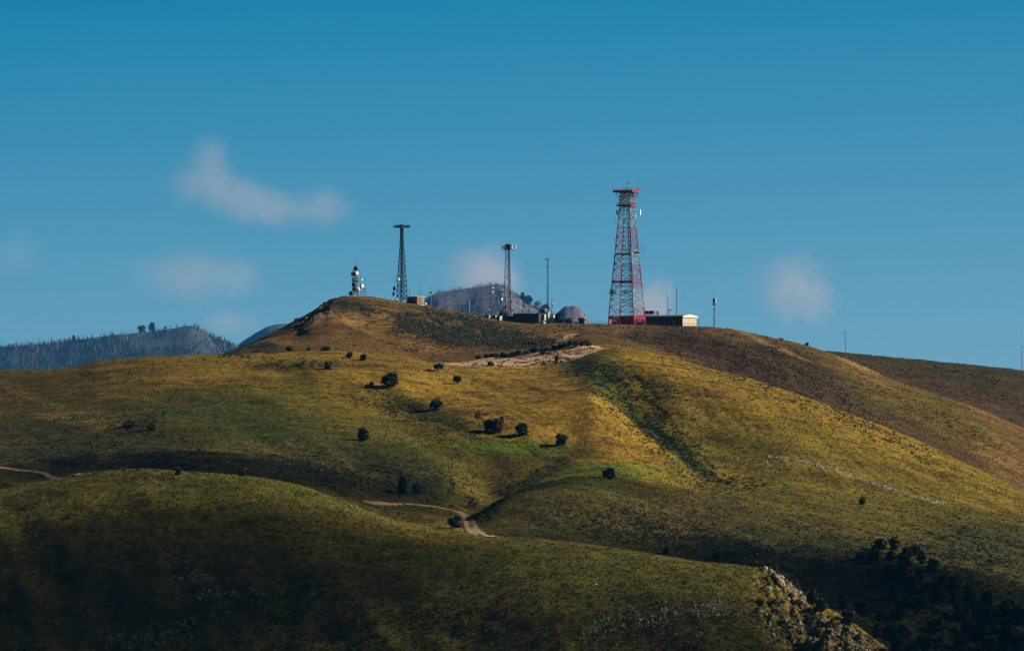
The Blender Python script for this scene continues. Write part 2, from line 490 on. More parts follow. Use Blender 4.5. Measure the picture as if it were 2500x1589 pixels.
# valley, spur, basin
mid = layer(4.5, 9.0)
paint(OLIVE, mid)
paint(GREEN, mid * n3, 0.7)
paint(BROWN, mid * n1, 0.5)
paint(UMBER, mid * np.clip(n2 - 0.5, 0, 1), 0.8)
paint(GOLD, in_px(1150, 960, 420, 110, 6, 6, 9.4), 0.95)
paint(GOLD, in_px(1450, 1050, 240, 80, 28, 5, 9.0), 0.95)
paint(GOLD, in_px(700, 900, 420, 45, -2, 7, 9.4), 0.75)
paint(STRAW, in_px(1250, 900, 300, 30, 2, 7, 9.6), 0.7)
paint(GOLD, in_px(1400, 990, 200, 60, 30, 5, 8.9), 0.6)
paint(BROWN, in_px(980, 890, 180, 16, 5, 7, 9.4), 0.7)
paint(BROWN, in_px(1290, 945, 120, 22, 8, 7, 9.4), 0.5)
paint(GREEN, in_px(760, 985, 260, 60, 8, 6, 9.4), 0.35)
paint((0.045, 0.062, 0.012), in_px(1040, 1005, 150, 24, 20, 5, 9.3), 0.9)
paint(DARKSAGE, in_px(1010, 1000, 110, 16, 14, 5, 9.3), 0.4)
paint(UMBER, in_px(1010, 1045, 80, 14, 20, 5, 9.3), 0.3)
paint((0.10, 0.19, 0.014), in_px(1250, 1092, 150, 20, 2, 5, 8.9), 0.95)
paint(GREEN, in_px(1150, 1090, 220, 34, 2, 5, 8.9), 0.6)
paint((0.135, 0.185, 0.022), in_px(1460, 1150, 190, 28, -2, 4.3, 7), 0.85)
paint((0.14, 0.165, 0.022), in_px(1290, 1200, 110, 12, -26, 4.3, 5.4), 0.85)
paint(UMBER, in_px(1330, 1120, 150, 34, -12, 5, 7.2), 0.55)
paint((0.040, 0.046, 0.014), in_px(940, 1130, 260, 50, 8, 5, 7.5, 1.3), 0.85)  # this patch and the next put the hollow's shade into the colour
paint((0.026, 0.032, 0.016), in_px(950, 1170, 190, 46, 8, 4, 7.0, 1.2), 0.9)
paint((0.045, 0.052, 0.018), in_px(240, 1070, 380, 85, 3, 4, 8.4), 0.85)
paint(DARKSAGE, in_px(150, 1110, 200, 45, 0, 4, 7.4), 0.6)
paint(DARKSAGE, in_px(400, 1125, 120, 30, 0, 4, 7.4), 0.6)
paint((0.05, 0.075, 0.015), in_px(560, 1010, 230, 44, 10, 5, 9.0), 0.75)
paint(UMBER, in_px(80, 960, 170, 40, 0, 6, 9.2), 0.6)
paint(STRAW, in_px(205, 1020, 60, 18, 5, 5, 9, 1.8, 1.9) * n2, 0.5)
paint(OLIVE, in_px(250, 1120, 90, 10, -40, 5, 9), 0.8)
paint(DARKSAGE, in_px(720, 890, 110, 16, 0, 7, 9.6), 0.7)
paint(UMBER, in_px(60, 930, 140, 14, 4, 7, 9.4), 0.6)
paint((0.040, 0.042, 0.016), in_px(1318, 1158, 105, 18, -29, 4.3, 7.2, 1.3, 0.6), 0.9)  # the spur's cast shadow, put into the ground colour
# right saddle and lower right valley
paint((0.115, 0.090, 0.026), in_px(2050, 1270, 520, 60, 5, 4, 8.1), 0.85)
paint(UMBER, in_px(1600, 1270, 280, 70, 4, 4, 7.0), 0.7)
paint(BROWN, in_px(1620, 1270, 130, 40, 4, 4, 7.0), 0.5)
paint(DARKSAGE, in_px(2100, 1380, 420, 60, 8, 3.5, 6.9), 0.9)
paint(DARKSAGE, in_px(2420, 1330, 160, 60, 8, 3.5, 6.9), 0.8)
paint((0.14, 0.10, 0.058), in_px(2300, 1500, 230, 90, 20, 3.5, 6.2), 0.75)
paint((0.21, 0.15, 0.085), in_px(2300, 1540, 130, 50, 30, 3.5, 6.2), 0.6)
# gully
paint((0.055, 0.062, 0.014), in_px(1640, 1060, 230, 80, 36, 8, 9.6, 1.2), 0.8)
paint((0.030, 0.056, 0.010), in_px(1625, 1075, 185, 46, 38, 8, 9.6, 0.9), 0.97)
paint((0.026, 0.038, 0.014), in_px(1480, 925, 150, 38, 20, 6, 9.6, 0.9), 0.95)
paint(GREEN, in_px(1560, 990, 90, 30, 25, 7, 9.6), 0.6)
paint(GREEN, in_px(1790, 1180, 130, 16, 6, 8, 9.6), 0.7)
# right spur C
cs = (layer(8.0, 9.15) * sstep(1480, 1620, U)[None, :])
paint((0.185, 0.140, 0.032), cs, 0.8)
paint(GOLD, cs * n1, 0.6)
paint(OLIVE, cs * n3, 0.6)
paint(OLIVE, in_px(1900, 1150, 260, 30, 14, 8, 9.2), 0.55)
paint(GOLD, in_px(1700, 930, 180, 30, 24, 8, 9.2), 0.8)
paint(GOLD, in_px(2050, 1030, 330, 40, 24, 8, 9.2), 0.5)
paint((0.038, 0.062, 0.012), in_px(1640, 1095, 160, 30, 40, 8, 9.1, 0.8), 0.9)
# the valley behind the near crest: dark brush and painted-in shade
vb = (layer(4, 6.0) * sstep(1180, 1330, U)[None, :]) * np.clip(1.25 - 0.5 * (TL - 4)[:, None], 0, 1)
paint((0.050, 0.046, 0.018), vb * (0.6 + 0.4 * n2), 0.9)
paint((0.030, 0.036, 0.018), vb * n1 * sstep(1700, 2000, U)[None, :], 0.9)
# road cut
paint(PINK, in_px(1240, 878, 190, 13, -6, 9.0, 10.9, 0.6), 0.95)
paint(BARE, in_px(1400, 866, 90, 18, -18, 9.0, 10.9, 0.6), 0.9)
paint(PINK, in_px(1450, 850, 60, 14, 0, 9.0, 11.5, 0.6), 0.8)
# summit and back slopes
bk = layer(9.35, 15)
paint(BROWN, bk)
paint(OLIVE, bk * n3, 0.55)
paint((0.205, 0.128, 0.066), bk * n2, 0.5)
paint(UMBER, bk * np.clip(n1 - 0.35, 0, 1), 0.8)
paint(STRAW, in_px(860, 775, 130, 24, 3, 11.5, 14), 0.6)
paint(PINK, in_px(850, 768, 90, 8, 4, 11.5, 14), 0.45)
paint((0.22, 0.135, 0.055), in_px(900, 830, 220, 34, 0, 11, 14), 0.5)
paint(DARKSAGE, in_px(830, 742, 70, 12, 6, 12, 14), 0.9)
paint(UMBER, in_px(940, 742, 100, 7, 8, 12, 14), 0.7)
paint((0.075, 0.072, 0.046), in_px(1130, 800, 185, 38, 8, 11.4, 14, 0.8, 0.7), 0.85)
paint((0.075, 0.072, 0.046), in_px(1210, 830, 140, 22, 5, 11.2, 14, 0.8, 0.7), 0.8)
paint((0.055, 0.06, 0.03), in_px(600, 858, 100, 16, -8, 11, 14), 0.85)
paint(STRAW, in_px(1340, 822, 70, 7, -6, 11, 14), 0.6)
paint(PINK, in_px(1600, 805, 160, 6, 2, 12, 15), 0.55)
paint((0.075, 0.07, 0.038), in_px(1560, 825, 170, 16, 6, 11, 15), 0.7)
paint((0.060, 0.040, 0.034), in_px(1800, 885, 300, 50, 24, 10.6, 15), 0.95)
paint((0.050, 0.040, 0.024), in_px(2080, 965, 300, 40, 28, 10.6, 13.4), 0.9)
paint((0.06, 0.05, 0.022), in_px(2000, 950, 180, 34, 30, 10.5, 15), 0.6)
paint(OLIVE, in_px(2250, 1010, 190, 28, 24, 10.5, 15), 0.8)
paint((0.13, 0.115, 0.022), in_px(2300, 985, 200, 14, 24, 12, 15), 0.7)
paint(UMBER, in_px(2150, 1010, 280, 24, 26, 10.5, 12.2), 0.6)
paint(BARE, in_px(1890, 845, 90, 5, 24, 12, 14.2), 0.5)
paint(BARE, in_px(2090, 890, 60, 5, 26, 12, 14.2), 0.5)
# far right shoulder
er = layer(14.2, 16)
paint((0.060, 0.050, 0.026), er)
paint((0.035, 0.040, 0.024), er * n2, 0.7)
paint((0.085, 0.050, 0.036), in_px(2300, 950, 240, 26, 14, 14, 16), 0.7)
paint(BARE, in_px(1168, 1296, 26, 14, 60, 3.5, 6), 0.8)
paint(BARE, in_px(1075, 1262, 90, 7, 14, 3.5, 6), 0.5)
# crags are bare rock
paint((0.24, 0.16, 0.11), crag, 0.85)
paint((0.055, 0.050, 0.042), crag * (n2 > 0.55), 0.8)
paint((0.085, 0.075, 0.035), cliff, 0.7)
paint((0.27, 0.21, 0.14), cliff * (fbm(TX / 1.5, TD / 1.2, 3, 43) > -0.05), 0.85)
paint(UMBER, layer(5, 9.3) * np.clip(n4 - .62, 0, 1), 1.6)
# tone per layer, near hill and left slope darker, then tussock-scale break-up
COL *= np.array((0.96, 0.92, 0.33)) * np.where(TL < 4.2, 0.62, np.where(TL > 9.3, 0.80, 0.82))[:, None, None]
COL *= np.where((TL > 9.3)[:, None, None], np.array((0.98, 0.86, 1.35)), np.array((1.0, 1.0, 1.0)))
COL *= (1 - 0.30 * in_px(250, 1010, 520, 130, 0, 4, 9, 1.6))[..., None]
_pk = layer(9.03, 10.0) * (sstep(1050, 1110, U) * sstep(1490, 1455, U))[None, :]
paint((0.44, 0.275, 0.185), _pk * (0.6 + 0.4 * n2), 1.0)
paint((0.10, 0.075, 0.04), _pk * np.clip(n1 - .55, 0, 1), 1.2)
COL *= np.clip(1 + 0.40 * fbm(TX / 1.7, TD / 1.6, 3, 61) + 0.42 * fbm(TX / 9, TD / 3.5, 3, 62), 0.3, 2.0)[..., None]

verts = np.stack([TX, TD, TZ], -1).reshape(-1, 3)
ii = (np.arange(nr - 1)[:, None] * nc + np.arange(nc - 1)[None, :]).ravel()
quads = np.stack([ii, ii + 1, ii + nc + 1, ii + nc], -1)
M_LAND = tone_mat('hill_grass', 0.95, 1.1, 0.6, 1.38, 0.8, 1.6)
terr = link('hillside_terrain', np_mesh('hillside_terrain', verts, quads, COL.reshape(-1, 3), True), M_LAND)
tag(terr, 'grassy rolling hills rising to the antenna summit', kind='structure')

# ground sheet to the horizon, with the rise the photographer stands on
rr = np.concatenate([np.linspace(0, 900, 40), np.geomspace(1000, 40000, 40)])
th = np.linspace(0, 2 * math.pi, 97)[:-1]
gx, gy = rr[:, None] * np.cos(th), rr[:, None] * np.sin(th)
gzv = BASE - 4 + (-2 - (BASE - 4)) * np.exp(-(rr[:, None] / 230.0) ** 2) + np.clip(rr[:, None] / 300, 0, 1) * 1.5 * fbm(gx / 120, gy / 120, 3, 71)
gv = np.stack([gx, gy, gzv], -1).reshape(-1, 3)
a_ = (np.arange(len(rr) - 1)[:, None] * 96 + np.arange(96)[None, :])
b_ = (np.arange(len(rr) - 1)[:, None] * 96 + (np.arange(96)[None, :] + 1) % 96)
gq = np.stack([a_, a_ + 96, b_ + 96, b_], -1).reshape(-1, 4)
gcol = np.zeros((len(gv), 3)) + np.array((0.11, 0.095, 0.035))
gcol *= (1 + 0.4 * fbm(gv[:, 0] / 60, gv[:, 1] / 60, 4, 72))[:, None]
tag(link('ground', np_mesh('ground', gv, gq, gcol, True), M_LAND), 'low grassland reaching to the horizon', kind='structure')

# ------------------------------------------------------------------ far hills
M_FAR = tone_mat('far_slope', 0.95, 0.05, 0.55, 1.45, 0.6, 0.08)
FARS = {}
FS = 2.0                          # the far hills stand this much further back than they were surveyed
def far_hill(name, table, d1, depth, base_col, alt, seed, rough=1.0, u0=-900, u1=3300, du=5.0, label=None):
    uu = np.arange(u0, u1, du)
    d1, depth = d1 * FS, depth * FS
    yc = tab(table, uu)
    zc = (YH - yc) / F * d1
    s = np.concatenate([np.linspace(-1, 0, 70), np.linspace(0, 1, 24)[1:]])
    d = d1 + depth * s[:, None] + 0 * uu[None, :]
    prof = np.where(s < 0, 1 - np.abs(s) ** 1.15, 1 - s ** 1.5)[:, None]
    z = BASE - 3 + (zc[None, :] - (BASE - 3)) * prof
    x = (uu[None, :] - CX) / F * d
    x, d = x / FS, d / FS
    spur = FS * np.abs(fbm(x / 120 + 0.25 * s[:, None], d / 700, 3, seed))
    z = z - rough * (16 * spur * (1 - prof * 0.75) * (s[:, None] < 0) + 2.5 * FS * (fbm(x / 30, d / 60, 4, seed + 5)) * (1 - 0.6 * prof))
    z = z - rough * 3.2 * FS * np.abs(fbm(x / 16 + 0.4 * s[:, None], d / 260, 3, seed + 7)) * (1 - prof * 0.75)
    n = np.clip(0.5 + 1.4 * fbm(x / 26, d / 220, 5, seed + 9), 0, 1)[..., None]
    x, d = x * FS, d * FS
    c = np.array(base_col) * (1 - n) + np.array(alt) * n  # bluish tones: part of the distance haze is put into the colour
    nr_, nc_ = x.shape
    i = (np.arange(nr_ - 1)[:, None] * nc_ + np.arange(nc_ - 1)[None, :]).ravel()
    me = np_mesh(name, np.stack([x, d, z], -1).reshape(-1, 3), np.stack([i, i + 1, i + nc_ + 1, i + nc_], -1), c.reshape(-1, 3), True)
    FARS[name] = (uu, d[:, 0], z)
    return tag(link(name, me, M_FAR), label, kind='structure')

far_hill('forested_ridge', '-900:880 -300:858 0:846 70:842 130:838 200:828 260:820 320:814 385:806 430:800 462:794 490:802 520:818 560:836 590:852 640:890 800:980 1200:1100',
         5300, 900, (0.018, 0.042, 0.056), (0.060, 0.072, 0.085), 101, u0=-900, u1=1200, label='low ridge covered in burnt forest')
far_hill('distant_hill', '200:1050 520:880 570:848 600:828 635:806 665:794 690:790 720:789 800:800 1000:900 1200:1040', 6600, 900, (0.045, 0.070, 0.075), (0.095, 0.085, 0.08), 111, u0=200, u1=1200, label='blue hill beyond the ridge')
far_hill('burnt_mountain', '500:1040 900:850 980:775 1035:733 1055:717 1080:711 1120:706 1160:701 1195:695 1212:692 1232:697 1262:715 1290:735 1322:752 1352:766 1400:800 1600:960 1900:1080',
         5200, 800, (0.120, 0.108, 0.122), (0.045, 0.060, 0.080), 121, 1.6, u0=500, u1=1900, label='purple grey mountain behind the summit masts')
far_hill('rocky_knob', '1100:1000 1250:860 1320:792 1344:776 1358:764 1374:750 1379:745.5 1392:746.5 1403:744.5 1407:749 1418:752 1423:759 1430:768 1436:781 1450:830 1520:930 1700:1060', 4700, 420, (0.135, 0.108, 0.110), (0.045, 0.045, 0.055), 131, 1.6, u0=1100, u1=1700, label='bare rocky knob beside the mountain')

def far_z(name, us, ds):
    uu, dd, z = FARS[name]
    i = np.clip(np.searchsorted(uu, us) - 1, 0, len(uu) - 2)
    j = np.clip(np.searchsorted(dd, ds) - 1, 0, len(dd) - 2)
    t, s = (us - uu[i]) / (uu[i + 1] - uu[i]), (ds - dd[j]) / (dd[j + 1] - dd[j])
    return (z[j, i] * (1 - t) + z[j, i + 1] * t) * (1 - s) + (z[j + 1, i] * (1 - t) + z[j + 1, i + 1] * t) * s

def stamp(Vt, Ft, pos, scl, rot, tone_v=None, tones=None, squash=None):
    """copies of a small template, as arrays"""
    n, k = len(pos), len(Vt)
    c, s = np.cos(rot), np.sin(rot)
    x = Vt[None, :, 0] * c[:, None] - Vt[None, :, 1] * s[:, None]
    y = Vt[None, :, 0] * s[:, None] + Vt[None, :, 1] * c[:, None]
    z = Vt[None, :, 2] * np.ones((n, 1))
    V = np.stack([x, y, z if squash is None else z * squash[:, None]], -1) * scl[:, None, None] + pos[:, None, :]
    Fq = (Ft[None] + (np.arange(n) * k)[:, None, None]).reshape(-1, Ft.shape[1])
    C = None
    if tones is not None:
        C = (tones[:, None, :] * (tone_v[None, :, None] if tone_v is not None else np.ones((1, k, 1)))).reshape(-1, 3)
    return V.reshape(-1, 3), Fq, C

def snag_template(rng, h=1.0):
    """a dead, branchless conifer: thin tapering pole with short broken limbs"""
    v, f = [], []
    for a in range(3):
        t = a * 2.094
        v.append((0.026 * math.cos(t), 0.026 * math.sin(t), 0))
    v.append((0.01, 0, h))
    f += [(0, 1, 3), (1, 2, 3), (2, 0, 3)]
    for k in range(9):
        z = rng.uniform(0.3, 0.95); t = rng.uniform(0, 6.28); L = rng.uniform(0.05, 0.17) * (1.1 - z * 0.7)
        n = len(v)
        v += [(0, 0, z), (0, 0, z + 0.022), (L * math.cos(t), L * math.sin(t), z + rng.uniform(-.02, .06))]
        f.append((n, n + 1, n + 2))
    return np.array(v), np.array(f)

def conifer_template(rng, tiers=9):
    v, f = [], []
    for k in range(tiers):
        z = 0.08 + 0.9 * k / tiers
        r = 0.17 * (1 - k / tiers) ** 0.8 + 0.02
        for j in range(6):
            t = rng.uniform(0, 6.28); L = r * rng.uniform(.6, 1.2)
            n = len(v)
            v += [(0, 0, z + 0.13), (L * math.cos(t - .5), L * math.sin(t - .5), z), (L * math.cos(t + .5), L * math.sin(t + .5), z - 0.02)]
            f.append((n, n + 1, n + 2))
    return np.array(v), np.array(f)

def twig_template(rng):
    """leafless branching crown"""
    v, f = [], []
    for k in range(26):
        a = rng.uniform(0, 6.28); z0 = rng.uniform(0, .45); z1 = z0 + rng.uniform(.25, .6); r = rng.uniform(.1, .42)
        n = len(v)
        v += [(.02 * math.cos(a + 1.57), .02 * math.sin(a + 1.57), z0), (-.02 * math.cos(a + 1.57), -.02 * math.sin(a + 1.57), z0 + .05), (r * math.cos(a), r * math.sin(a), min(z1, 1))]
        f.append((n, n + 1, n + 2))
    return np.array(v), np.array(f)
M_SNAG = tone_mat('dead_wood', 0.9, 0.5, 0.8, 1.2)
M_NEEDLE = tone_mat('needles', 0.95, 0.8, 0.6, 1.4)
def far_wood(name, hill, n, u0, u1, d0, d1, hs, tone, template, material, label, keep=None):
    us = RNG.uniform(u0, u1, n); ds = RNG.uniform(d0, d1, n)
    if keep is not None:
        k = keep(us, ds); us, ds = us[k], ds[k]
    ds = ds * FS; hs = (hs[0] * FS, hs[1] * FS)
    z = far_z(hill, us, ds)
    pos = np.stack([(us - CX) / F * ds, ds, z - 0.3], -1)
    Vs, Fs, Cs, off = [], [], [], 0
    for q in range(4):
        Vt, Ft = template(np.random.default_rng(q + 3))
        m = np.arange(len(us)) % 4 == q
        V, Fq, C = stamp(Vt, Ft, pos[m], RNG.uniform(*hs, m.sum()), RNG.uniform(0, 6.28, m.sum()), None, np.array(tone)[None] * RNG.uniform(.7, 1.3, (m.sum(), 1)))
        Vs.append(V); Fs.append(Fq + off); Cs.append(C); off += len(V)
    o = link(name, np_mesh(name, np.concatenate(Vs), np.concatenate(Fs), np.concatenate(Cs)), material)
    return tag(o, label, 'forest', kind='stuff')

far_wood('burnt_forest', 'forested_ridge', 2600, -60, 640, 4850, 5320, (3.5, 9.5), (0.19, 0.185, 0.19), snag_template, M_SNAG, 'pale burnt trunks standing on the low left ridge',
         lambda u, d: (vnoise(u / 26, d / 90, 5) > 0.42))
far_wood('burnt_thicket', 'forested_ridge', 2200, -60, 640, 4850, 5320, (2.5, 5.5), (0.115, 0.12, 0.135), twig_template, M_SNAG, 'grey leafless thicket between the burnt trunks of the left ridge',
         lambda u, d: (vnoise(u / 22, d / 70, 6) > 0.45) | (u > 490))
far_wood('conifer_wood', 'forested_ridge', 6500, -60, 600, 4800, 5300, (2.2, 5.0), (0.014, 0.038, 0.046), conifer_template, M_NEEDLE, 'dark conifers between burnt trunks on the low left ridge',
         lambda u, d: (vnoise(u / 30, d / 80, 8) > 0.33))
far_wood('burnt_forest', 'burnt_mountain', 2200, 1010, 1380, 4750, 5210, (2.5, 6), (0.22, 0.185, 0.19), snag_template, M_SNAG, 'burnt trunks covering the mountain behind the masts')
far_wood('burnt_thicket', 'burnt_mountain', 2600, 1010, 1380, 4750, 5205, (2, 4.5), (0.19, 0.155, 0.165), twig_template, M_SNAG, 'grey leafless thicket on the mountain behind the masts',
         lambda u, d: (vnoise(u / 14, d / 60, 16) > 0.35))
far_wood('conifer_wood', 'burnt_mountain', 2600, 1030, 1380, 4750, 5170, (3, 6.5), (0.022, 0.040, 0.048), conifer_template, M_NEEDLE, 'scattered dark conifers on the mountain behind the masts',
         lambda u, d: (vnoise(u / 14, d / 60, 18) > 0.45 + (d - 4900) / 900))
far_wood('conifer_wood', 'distant_hill', 900, 560, 760, 6050, 6600, (1.5, 3.5), (0.014, 0.034, 0.040), conifer_template, M_NEEDLE, 'fine dark trees on the blue hill beyond the ridge',
         lambda u, d: (vnoise(u / 16, d / 70, 28) > 0.4))
far_wood('knob_scrub', 'rocky_knob', 1500, 1300, 1440, 4450, 4700, (1.0, 2.6), (0.050, 0.055, 0.055), twig_template, M_NEEDLE, 'thin scrub on the bare rocky knob',
         lambda u, d: (vnoise(u / 10, d / 60, 19) > 0.5))

# ------------------------------------------------------------------ air
def box_mesh(name, lo, hi):
    m = MB()
    m.box([(a + b) / 2 for a, b in zip(lo, hi)], [b - a for a, b in zip(lo, hi)])
    me = bpy.data.meshes.new(name)
    me.from_pydata(m.v, [], m.f)
    return me
def vol_mat(name, density, col, aniso=0.0):
    m = bpy.data.materials.new(name)
    m.use_nodes = True
    t = m.node_tree
    t.nodes.remove(t.nodes['Principled BSDF'])
    v = t.nodes.new('ShaderNodeVolumePrincipled')
    v.inputs['Color'].default_value = (*col, 1)
    v.inputs['Density'].default_value = density
    v.inputs['Anisotropy'].default_value = aniso
    t.links.new(v.outputs['Volume'], t.nodes['Material Output'].inputs['Volume'])
    return m, v
mh, _ = vol_mat('haze_air', 2.1e-5, (0.05, 0.29, 0.70))
GR = 41000
haze = link('haze', box_mesh('haze', (-GR - 500, -GR - 500, BASE - 9), (GR + 500, GR + 500, 400)), mh)
tag(haze, 'thin blue haze over the hills', kind='stuff')

# ------------------------------------------------------------------ clouds
import bmesh
def cloud(lobes, dist, dens, label, wob=1.5, nscale=2.6):
    """lobes: (u, y, ru, ry) in photo pixels, at a real distance in metres"""
    px = dist / F
    c0 = np.mean([(l[0], l[1]) for l in lobes], axis=0)
    o_loc = ((c0[0] - CX) * px, dist, (YH - c0[1]) * px)
    bm = bmesh.new()
    info = []
    for (u, y, ru, ry) in lobes:
        c = ((u - c0[0]) * px, 0.0, (c0[1] - y) * px)
        r = (ru * px, (ru + ry) * 0.5 * px, ry * px)
        info.append((c, r))
        for i in range(10):
            for j in range(16):
                a, b = math.pi * (i + .5) / 10 - math.pi / 2, 2 * math.pi * j / 16
                bm.verts.new((c[0] + r[0] * math.cos(a) * math.cos(b), c[1] + r[1] * math.cos(a) * math.sin(b), c[2] + r[2] * math.sin(a)))
    res = bmesh.ops.convex_hull(bm, input=bm.verts)
    bmesh.ops.delete(bm, geom=[v for v in bm.verts if not v.link_faces], context='VERTS')
    me = bpy.data.meshes.new('cloud')
    bm.to_mesh(me); bm.free()
    m, v = vol_mat('cloud_vapour', 0, (1.0, 0.80, 0.78), 0.0)
    t = m.node_tree
    tcn = t.nodes.new('ShaderNodeTexCoord')
    acc = None
    nz = t.nodes.new('ShaderNodeTexNoise')
    nz.inputs['Scale'].default_value = nscale / (np.mean([l[2] for l in lobes]) * px)
    nz.inputs['Detail'].default_value = 7
    nz.inputs['Roughness'].default_value = 0.62
    nz.inputs['Distortion'].default_value = 0.4
    t.links.new(tcn.outputs['Object'], nz.inputs['Vector'])
    # warp the lobes so that no outline stays round
    wn = t.nodes.new('ShaderNodeTexNoise'); wn.inputs['Scale'].default_value = nz.inputs['Scale'].default_value * 0.7; wn.inputs['Detail'].default_value = 3
    t.links.new(tcn.outputs['Object'], wn.inputs['Vector'])
    wv = t.nodes.new('ShaderNodeVectorMath'); wv.operation = 'MULTIPLY_ADD'
    amp_ = 1.1 * float(np.mean([l[3] for l in lobes])) * px
    ws = t.nodes.new('ShaderNodeVectorMath'); ws.operation = 'SUBTRACT'; ws.inputs[1].default_value = (0.5, 0.5, 0.5)
    t.links.new(wn.outputs['Color'], ws.inputs[0])
    wv.inputs[1].default_value = (amp_,) * 3
    t.links.new(ws.outputs[0], wv.inputs[0]); t.links.new(tcn.outputs['Object'], wv.inputs[2])
    for c, r in info:
        s1 = t.nodes.new('ShaderNodeVectorMath'); s1.operation = 'SUBTRACT'; s1.inputs[1].default_value = c
        s2 = t.nodes.new('ShaderNodeVectorMath'); s2.operation = 'DIVIDE'; s2.inputs[1].default_value = r
        s3 = t.nodes.new('ShaderNodeVectorMath'); s3.operation = 'LENGTH'
        mr = t.nodes.new('ShaderNodeMapRange'); mr.interpolation_type = 'SMOOTHSTEP'
        mr.inputs['From Min'].default_value, mr.inputs['From Max'].default_value = 1.0, 0.05
        t.links.new(wv.outputs[0], s1.inputs[0]); t.links.new(s1.outputs[0], s2.inputs[0]); t.links.new(s2.outputs[0], s3.inputs[0])
        t.links.new(s3.outputs['Value'], mr.inputs['Value'])
        if acc is None: acc = mr.outputs['Result']
        else:
            ad = t.nodes.new('ShaderNodeMath'); ad.operation = 'ADD'
            t.links.new(acc, ad.inputs[0]); t.links.new(mr.outputs['Result'], ad.inputs[1]); acc = ad.outputs[0]
    # ragged: density = max(0, falloff + (noise - .5) * wob) scaled, still zero at the hull
    n1_ = t.nodes.new('ShaderNodeMath'); n1_.operation = 'MULTIPLY_ADD'; n1_.inputs[1].default_value = wob; n1_.inputs[2].default_value = 1 - wob * 0.62
    t.links.new(nz.outputs['Fac'], n1_.inputs[0])
    mu = t.nodes.new('ShaderNodeMath'); mu.operation = 'MULTIPLY'; mu.use_clamp = True
    t.links.new(acc, mu.inputs[0]); t.links.new(n1_.outputs[0], mu.inputs[1])
    de = t.nodes.new('ShaderNodeMath'); de.operation = 'MULTIPLY'; de.inputs[1].default_value = dens
    t.links.new(mu.outputs[0], de.inputs[0])
    t.links.new(de.outputs[0], v.inputs['Density'])
    o = link('cloud', me, m)
    o.location = o_loc
    return tag(o, label, 'cloud', 'wispy clouds in the blue sky')
CD = 24000
cloud([(515, 395, 75, 85), (500, 455, 130, 70), (600, 490, 130, 75), (690, 515, 130, 60), (790, 505, 95, 65)], CD, 0.00166, 'long pinkish cloud slanting down, highest of the clouds at left')
cloud([(585, 672, 90, 75), (460, 672, 190, 85)], CD, 0.00128, 'pink cloud below the long slanting cloud, above the burnt ridge', 1.4)
cloud([(1175, 668, 125, 95), (1215, 690, 95, 80)], CD, 0.00255, 'rounded pinkish cloud rising behind the purple grey mountain', 1.0)
cloud([(1600, 745, 75, 90), (1570, 770, 70, 70)], CD, 1.6 * 0.00242, 'small pale cloud low behind the red and white tower', 0.9)
cloud([(1935, 690, 130, 100), (1965, 735, 120, 85)], CD, 0.00166, 'soft oval cloud in the empty sky right of the lattice tower', 1.3)
cloud([(45, 620, 90, 75)], CD, 0.00070, 'faint small cloud at the left edge of the sky', 1.4)
cloud([(560, 790, 110, 50)], CD, 0.00166, 'thin pale cloud just above the saddle of the burnt ridge', 1.4)

# unseen clouds added overhead to throw shade on the near slopes
def overhead(gx_, gy_, gz_, rx, ry, tau, h, label):
    t = h / SUNV[2]
    c = np.array((gx_, gy_, gz_)) + SUNV * t
    me = bpy.data.meshes.new('cloud')
    bm = bmesh.new()
    bmesh.ops.create_icosphere(bm, subdivisions=4, radius=1)
    for v in bm.verts:
        q = v.co
        k = 1 + 0.22 * float(fbm(q.x * 1.7 + c[0] / 50, q.y * 1.7 + q.z * 0.7, 3, 5))
        v.co = (q.x * rx * k, q.y * ry * k, q.z * 26 * k)
    bm.to_mesh(me); bm.free()
    m, _ = vol_mat('cloud_vapour', tau / 90.0, (1, 1, 1))
    o = link('cloud', me, m)
    o.location = c
    return tag(o, label, 'cloud', 'unseen clouds added for shade')
overhead(-78, 910, -20, 42, 38, 2.3, 520, 'small unseen cloud added overhead to shade the left end of the near hill')
overhead(0, 862, -34, 95, 24, 0.6, 640, 'broad thin unseen cloud added overhead to shade the foot of the near hill')
overhead(-74, 1085, 2, 42, 44, 1.8, 560, 'unseen cloud added overhead to shade the basin at left')
overhead(-23, 1088, -2, 25, 36, 2.0, 600, 'unseen cloud added overhead to shade the hollow above the lower road')
overhead(62, 985, -30, 56, 72, 2.0, 540, 'unseen cloud added overhead to shade the juniper gully at lower right')

overhead(30, 1012, -20, 30, 26, 1.7, 580, 'unseen cloud added overhead to shade the valley behind the near hill')

